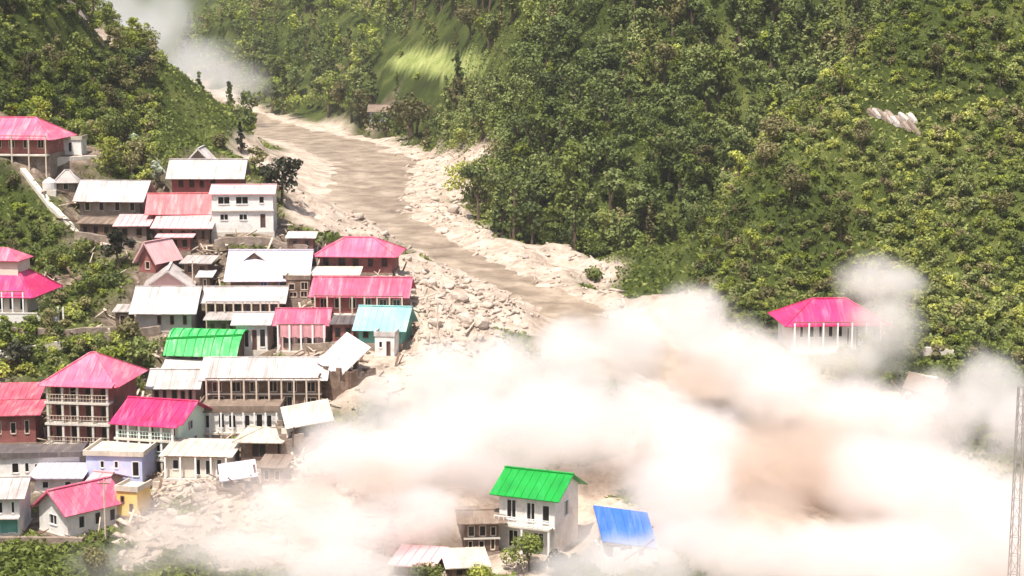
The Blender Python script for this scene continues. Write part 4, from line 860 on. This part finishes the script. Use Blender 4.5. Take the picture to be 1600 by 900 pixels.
def place_tree(x, y, z, i, m, s, label, group=None, cat='tree', name='tree', cm=None):
    t = empty(name, (x, y, z - .1), random.uniform(0, 6.28)); t.scale = (s, s, s * random.uniform(.9, 1.15)); tag(t, label, cat, group)
    link('crown', cm or CM[(i, m)], t); link('trunk', TM[i], t); return t
for kind in ('tree', 'shrub'):
    vis = sorted([k for k, q in enumerate(spots) if q[3] == kind and q[7] and -10 < q[8] < 1610 and -10 < q[9] < 880], key=lambda k: -spots[k][6] / spots[k][1] * (3 if kind == 'shrub' else 6))
    keep = set(vis[:290 if kind == 'tree' else 260])
    if kind == 'tree':                            # the nearer part of every slope is built tree by tree
        keep = set()
        for rg, q_ in (('mid', 140), ('far', 60), ('spur', 50), ('left', 45)): keep |= set([k for k in vis if spots[k][4] == rg][:q_])
    AV, AF, AM = {m: [] for m in LM}, {m: [] for m in LM}, {m: 0 for m in LM}
    for k, (x, y, z, kd, rg, m, s, sn, u, v) in enumerate(spots):
        if kd != kind: continue
        wh = REG[rg][0]; shade = {'leaf_dark': 'dark green', 'leaf_mid': 'mid green', 'leaf_bright': 'bright yellow-green', 'leaf_olive': 'olive'}[m]
        if kind == 'tree':
            i = random.choice([0, 1, 2, 3, 4, 5, 6, 7, 8, 9, 10] if rg in ('mid', 'far') else range(8))
            if k in keep:
                size = 'small' if s < .75 else ('tall' if s > 1.15 else 'medium-sized'); form = 'conifer' if i >= 8 else 'broadleaf tree'
                b0, b1 = {'mid': (110, 260), 'far': (70, 130), 'spur': (150, 300), 'left': (90, 180)}[rg]; band = 'high up' if v < b0 else ('halfway up' if v < b1 else 'low down')
                place_tree(x, y, z, i, m, s, f'{size} {shade} {form} {band} {wh}', f'trees {wh}'); continue
            V, Fc = VAR[i][0], VAR[i][1]
            if not sn or y > 430: V, Fc = V[:len(V) // 2 // 4 * 4], None
        else:
            i = random.randrange(len(SHR))
            if k in keep:
                o = link('shrub', SM[(i, m)]); o.location = (x, y, z - .1); o.scale = (s, s, s); o.rotation_euler = (0, 0, random.uniform(0, 6)); 
                size = 'small' if s < .75 else ('large' if s > 1.05 else 'medium-sized'); band = 'high up' if v < 170 else ('halfway up' if v < 330 else 'low down')
                wl_ = ('below the left village houses' if u < 400 else 'beside the right end of the dust') if v > 560 else f'{band} {wh}'
                tag(o, f'{size} {shade} shrub {wl_}', 'shrub', 'shrubs ' + (wh if v < 560 else 'at the foot of the slopes')); continue
            V = SHR[i][0]
        a = random.uniform(0, 6.28); ca_, sa_ = math.cos(a) * s, math.sin(a) * s
        W = np.stack([V[:, 0] * ca_ - V[:, 1] * sa_ + x, V[:, 0] * sa_ + V[:, 1] * ca_ + y, V[:, 2] * s + z - .1], 1); AV[m].append(W)
    Vs, Ms = [], []
    for mi, m in enumerate(LM):
        if AV[m]: w_ = np.concatenate(AV[m]); Vs.append(w_); Ms.append(np.full(len(w_) // 4, mi))
    if Vs:
        W = np.concatenate(Vs); me_ = np_mesh('woodland', W, np.arange(len(W)).reshape(-1, 4))
        for m in LM: me_.materials.append(MATS[m])
        me_.polygons.foreach_set('material_index', np.concatenate(Ms).astype(np.int32))
        o = link('forest' if kind == 'tree' else 'undergrowth', me_)
        tag(o, 'dense unbroken forest covering the mountain slopes' if kind == 'tree' else 'low scrub filling the gaps on the hillsides', 'forest' if kind == 'tree' else 'undergrowth', kind='stuff')
# grass and weeds
gp = []
NG = 170000
gx = RNG.uniform(-1, 1, NG * 3); gyv = 165 + 290 * RNG.uniform(0, 1, NG * 3) ** 1.3; gxv = gx * gyv * .36
okm = (bare_at(gxv, gyv) < .5) & (vill_at(gxv, gyv) < .75) & (house_at(gxv, gyv) > .3)
gxv, gyv = gxv[okm][:NG], gyv[okm][:NG]; gz = ground(gxv, gyv); n_ = len(gxv)
ang = RNG.uniform(0, 6.28, n_); hgt = RNG.uniform(.15, .55, n_); wd = RNG.uniform(.12, .4, n_)
P = np.stack([gxv, gyv, gz - .05], 1); a_ = np.stack([np.cos(ang) * wd, np.sin(ang) * wd, 0 * wd], 1); l_ = np.stack([RNG.normal(size=n_) * .25, RNG.normal(size=n_) * .25, hgt], 1)
V = np.stack([P - a_ * .5, P + a_ * .5, P + a_ + l_, P - a_ * .8 + l_ * .8], 1).reshape(-1, 3)
me_ = np_mesh('grass', V, np.arange(len(V)).reshape(-1, 4), 'leaf_mid'); tag(link('grass', me_), 'rough grass and weeds on the hillsides', 'grass', kind='stuff')

# trees and bushes that stand alone
def lone(u, v, shape, lm, label, s=1., name='tree', cat='tree', dz=0):
    p = hitg(u, v); V, Fc, tb = shape; t = empty(name, (p[0], p[1], p[2] + dz), random.uniform(0, 6)); t.scale = (s, s, s); tag(t, label, cat)
    link('crown', np_mesh('crown', V, Fc, lm), t); tb.build('trunk', 'bark', t); return t
lone(376, 238, tree_shape(301, 6.5, 1.5, 420, .28, 'conifer'), 'leaf_blackish', 'tall dark spiky conifer on the bank above the two-storey house', .8)
lone(440, 318, tree_shape(302, 6.5, 3.2, 700, .34, 'broad'), 'leaf_blackish', 'dark bushy tree right beside the white two-storey house', 1.05)
lone(400, 270, tree_shape(303, 4.5, 2.0, 420, .3, 'broad'), 'leaf_olive', 'brownish tree behind the upper white roof on the bank', .9)
lone(345, 232, tree_shape(304, 3.5, 2.0, 380, .3, 'shrub'), 'leaf_olive', 'brown-green bush beside the topmost gabled hut', 1)
lone(244, 298, tree_shape(305, 5.2, 1.6, 420, .3, 'broad'), 'leaf_pale', 'pale blossoming tree between the white roof and red-walled house', .9)
lone(212, 232, tree_shape(306, 3.2, 1.5, 300, .28, 'shrub'), 'leaf_pale', 'pale flowering bush near the top of the village', .9, 'bush', 'bush')
lone(186, 420, tree_shape(307, 5.0, 1.9, 600, .3, 'broad'), 'leaf_blackish', 'dark round tree at the left edge of the village beside the pink hut', 1.1)
lone(222, 585, tree_shape(308, 4.6, 2.2, 520, .3, 'broad'), 'leaf_dark', 'dark green tree between the three-storey house and green arched roof', 1)
lone(205, 540, tree_shape(309, 3.6, 2.0, 420, .3, 'broad'), 'leaf_olive', 'olive tree below the plank-walled house', .9)
lone(25, 582, tree_shape(310, 3.6, 2.6, 520, .3, 'broad'), 'leaf_blackish', 'dark thicket above the stacked red roofs at left', 1)
lone(828, 892, tree_shape(311, 3.6, 2.6, 1500, .15, 'broad'), 'leaf_mid', 'green leafy tree in front of the green-roofed house', 1.0)
lone(868, 905, tree_shape(312, 3.0, 1.8, 900, .15, 'broad'), 'leaf_blackish', 'brown dust-covered tree right of the leafy tree by the green-roofed house', .9)
lone(655, 915, tree_shape(313, 2.6, 2.6, 1100, .14, 'shrub'), 'leaf_mid', 'green bush at the bottom edge under the pink collapsed shed', 1, 'bush', 'bush')
lone(745, 915, tree_shape(314, 2.4, 2.2, 900, .14, 'shrub'), 'leaf_bright', 'bright bush at the bottom edge below the cream shed', .9, 'bush', 'bush')
lone(148, 900, tree_shape(315, 3.0, 2.0, 1100, .14, 'shrub'), 'leaf_olive', 'brownish bush at the bottom edge on the left', 1, 'bush', 'bush')
lone(210, 205, tree_shape(316, 4.6, 1.6, 420, .28, 'broad'), 'leaf_mid', 'green tree on the crest above the village top', 1)
lone(222, 118, tree_shape(317, 4.2, 2.4, 420, .3, 'broad'), 'leaf_blackish', 'dark tree on the crest of the left ridge against the pale sky', 1)
lone(296, 104, tree_shape(318, 20, 4.6, 1100, .7, 'conifer'), 'leaf_dark', 'tall hazy dark tree by the far end of the river gorge', 1)
lone(590, 545, tree_shape(319, 2.2, 2.0, 320, .24, 'shrub'), 'leaf_dark', 'dark bush under the eave of the teal roof', 1, 'bush', 'bush')
lone(930, 440, tree_shape(320, 2.2, 2.2, 320, .24, 'shrub'), 'leaf_mid', 'green bush alone on the far mud bank', 1, 'bush', 'bush')

# ------------------------------------------------------------------ dust clouds
def dust(name, label, blobs, res, density, color, aniso=.15, nscale=.09, namp=.55, soft=.38, lo=None):
    ng = bpy.data.node_groups.new(name, 'GeometryNodeTree'); ng.interface.new_socket('Geometry', in_out='OUTPUT', socket_type='NodeSocketGeometry')
    N, L = ng.nodes, ng.links; out = N.new('NodeGroupOutput'); pos = N.new('GeometryNodeInputPosition')
    C = np.array([b_[:3] for b_ in blobs]); Rr = np.array([b_[3:6] for b_ in blobs]); mn = (C - Rr * 1.25).min(0); mxx = (C + Rr * 1.25).max(0)
    nz = N.new('ShaderNodeTexNoise'); nz.inputs['Scale'].default_value = nscale; nz.inputs['Detail'].default_value = 7; nz.inputs['Roughness'].default_value = .62; nz.inputs['Distortion'].default_value = .6
    L.new(pos.outputs[0], nz.inputs['Vector'])
    last = None
    for b_ in blobs:
        s = N.new('ShaderNodeVectorMath'); s.operation = 'SUBTRACT'; s.inputs[1].default_value = b_[:3]; L.new(pos.outputs[0], s.inputs[0])
        m = N.new('ShaderNodeVectorMath'); m.operation = 'DIVIDE'; m.inputs[1].default_value = b_[3:6]; L.new(s.outputs[0], m.inputs[0])
        ln = N.new('ShaderNodeVectorMath'); ln.operation = 'LENGTH'; L.new(m.outputs[0], ln.inputs[0])
        f = N.new('ShaderNodeMath'); f.operation = 'MULTIPLY_ADD'; f.inputs[1].default_value = -1; f.inputs[2].default_value = 1; L.new(ln.outputs['Value'], f.inputs[0])
        if last is None: last = f.outputs[0]
        else:
            mx_ = N.new('ShaderNodeMath'); mx_.operation = 'SMOOTH_MAX'; mx_.inputs[2].default_value = .15; L.new(last, mx_.inputs[0]); L.new(f.outputs[0], mx_.inputs[1]); last = mx_.outputs[0]
    ad = N.new('ShaderNodeMath'); ad.operation = 'MULTIPLY_ADD'; ad.inputs[1].default_value = namp * 2; L.new(nz.outputs[0], ad.inputs[0])
    nf = N.new('ShaderNodeTexNoise'); nf.inputs['Scale'].default_value = nscale * 3.3; nf.inputs['Detail'].default_value = 5; nf.inputs['Roughness'].default_value = .6; nf.inputs['Distortion'].default_value = 1.2
    L.new(pos.outputs[0], nf.inputs['Vector']); nm = N.new('ShaderNodeMath'); nm.operation = 'MULTIPLY_ADD'; nm.inputs[1].default_value = .42; nm.inputs[2].default_value = -.21; L.new(nf.outputs[0], nm.inputs[0])
    nx_ = N.new('ShaderNodeMath'); nx_.operation = 'ADD'; L.new(last, nx_.inputs[0]); L.new(nm.outputs[0], nx_.inputs[1]); last = nx_.outputs[0]
    sb = N.new('ShaderNodeMath'); sb.operation = 'SUBTRACT'; sb.inputs[1].default_value = namp; L.new(last, sb.inputs[0]); L.new(sb.outputs[0], ad.inputs[2])
    mr = N.new('ShaderNodeMapRange'); mr.interpolation_type = 'SMOOTHSTEP'; mr.inputs[1].default_value = 0; mr.inputs[2].default_value = soft; mr.inputs[3].default_value = 0; mr.inputs[4].default_value = 1
    L.new(ad.outputs[0], mr.inputs[0])
    vc = N.new('GeometryNodeVolumeCube'); vc.inputs['Min'].default_value = tuple(mn); vc.inputs['Max'].default_value = tuple(mxx)
    for k, ax in enumerate('XYZ'): vc.inputs[f'Resolution {ax}'].default_value = max(int((mxx[k] - mn[k]) / res), 4)
    L.new(mr.outputs[0], vc.inputs['Density'])
    m = bpy.data.materials.new(name); m.use_nodes = True; MN = m.node_tree.nodes; MN.clear(); mo = MN.new('ShaderNodeOutputMaterial'); pv = MN.new('ShaderNodeVolumePrincipled')
    pv.inputs['Color'].default_value = (*color, 1); pv.inputs['Density'].default_value = density; pv.inputs['Anisotropy'].default_value = aniso
    m.node_tree.links.new(pv.outputs[0], mo.inputs['Volume'])
    sm_ = N.new('GeometryNodeSetMaterial'); sm_.inputs['Material'].default_value = m; L.new(vc.outputs[0], sm_.inputs[0]); L.new(sm_.outputs[0], out.inputs[0])
    mb = MB(); c = (mn + mxx) / 2; mb.box(c[0] - 1, c[0] + 1, c[1] - 1, c[1] + 1, c[2] - 1, c[2] + 1); me_ = mb.mesh(name); me_.materials.append(m)
    o = link(name, me_); md = o.modifiers.new('cloud', 'NODES'); md.node_group = ng; tag(o, label, 'dust', kind='stuff'); return o
def blob(u, v, Y, ru, rv=None, rd=None):
    p = at(u, v, Y); px = Y / F_PX; rv = rv or ru; return (float(p[0]), float(p[1]), float(p[2]), ru * px, (rd * 1. if rd else ru * px * .8), rv * px)
def gb(u, v, ru, rv, front=6, rd=None):           # a billow standing off the ground by `front` metres
    Y = hit(u, v) - front; return blob(u, v, Y, ru, rv, rd)
MAIN = [blob(600, 625, 204, 62, 66), blob(690, 600, 204, 90, 84), blob(790, 600, 205, 100, 92), blob(890, 565, 206, 92, 92), blob(985, 540, 207, 80, 84), blob(1085, 505, 208, 78, 76), blob(1140, 560, 206, 90, 85),
        blob(1215, 610, 203, 90, 80), blob(1330, 640, 201, 100, 72), blob(1450, 660, 198, 100, 84), blob(1545, 610, 202, 70, 80), blob(1610, 680, 192, 80, 100),
        gb(520, 720, 90, 70, 7), gb(620, 720, 120, 100, 9), gb(740, 700, 130, 110, 9), gb(880, 670, 130, 100, 9), gb(1010, 680, 120, 110, 9), gb(1060, 780, 110, 100, 9),
        gb(1370, 750, 110, 100, 10), gb(1480, 790, 140, 120, 11), gb(1600, 850, 130, 130, 10), gb(1700, 720, 110, 100, 9), gb(1730, 860, 120, 110, 9), gb(1160, 860, 120, 70, 8), gb(1290, 870, 140, 70, 9), gb(1420, 880, 150, 80, 10), gb(1020, 900, 90, 50, 6), gb(955, 893, 60, 45, 7),
        gb(470, 800, 110, 50, 4), gb(560, 830, 110, 60, 5), gb(650, 800, 100, 60, 6), gb(390, 870, 130, 40, 3), gb(520, 890, 140, 40, 4), gb(1090, 700, 110, 90, 8)]
MAIN += [gb(935, 845, 62, 50, 6), gb(1010, 815, 70, 50, 7), gb(900, 892, 85, 44, 9), gb(985, 878, 110, 50, 9), gb(1060, 850, 90, 60, 9)]
dust('dust_cloud', 'huge billowing white dust cloud rolling over the lower valley', MAIN, .48, .28, (.993, .958, .948), nscale=.13, namp=.6, soft=.5)
dust('dust_billow', 'brownish grey dust billow inside the white cloud at lower right', [gb(1225, 725, 125, 95, 13), gb(1200, 800, 80, 60, 13), gb(1290, 690, 80, 60, 13), blob(1095, 590, 194, 70, 50), gb(590, 745, 80, 40, 16), gb(490, 770, 70, 32, 12)], .6, .26, (.86, .75, .67), nscale=.15, namp=.45, soft=.6)
dust('dust_plume', 'pale dust plume rising beside the magenta-roofed house on the right', [blob(1380, 510, 217, 70, 90, 5), blob(1365, 440, 218, 75, 48, 5), blob(1405, 445, 220, 50, 45, 4), blob(1290, 560, 214, 140, 46, 4), blob(1200, 560, 212, 80, 50, 4)], .45, .3, (.99, .968, .945), nscale=.24, namp=.72, soft=.75)
dust('dust_veil', 'thin brownish dust veil over the rubble at lower left', [gb(310, 835, 170, 60, 5), gb(240, 800, 70, 40, 4), gb(210, 880, 120, 34, 4), gb(420, 770, 110, 60, 4), gb(330, 770, 90, 36, 4), gb(440, 850, 150, 50, 5), gb(540, 690, 70, 60, 6)], .7, .12, (.98, .925, .895), nscale=.18, namp=.5, soft=.6)
dust('dust_haze', 'thin dust drifting in the far gorge at upper left', [blob(215, 60, 520, 80, 60), blob(300, 110, 520, 90, 60), blob(370, 130, 500, 60, 40), blob(260, 30, 540, 60, 60), blob(180, 20, 560, 70, 60)], 2.5, .08, (.985, .975, .99), soft=.6)

# ------------------------------------------------------------------ haze over the whole valley
hm = bpy.data.materials.new('haze'); hm.use_nodes = True; MN = hm.node_tree.nodes; MN.clear(); mo = MN.new('ShaderNodeOutputMaterial'); pv = MN.new('ShaderNodeVolumePrincipled')
pv.inputs['Color'].default_value = (.95, .95, 1, 1); pv.inputs['Density'].default_value = .00009; hm.node_tree.links.new(pv.outputs[0], mo.inputs['Volume'])
o = MB().box(-1700, 1700, -120, 3400, min(-20., float(fz.min())) - 1, float(fz.max()) + 40).build('haze', hm); tag(o, 'thin dusty haze filling the valley', 'haze', kind='stuff')
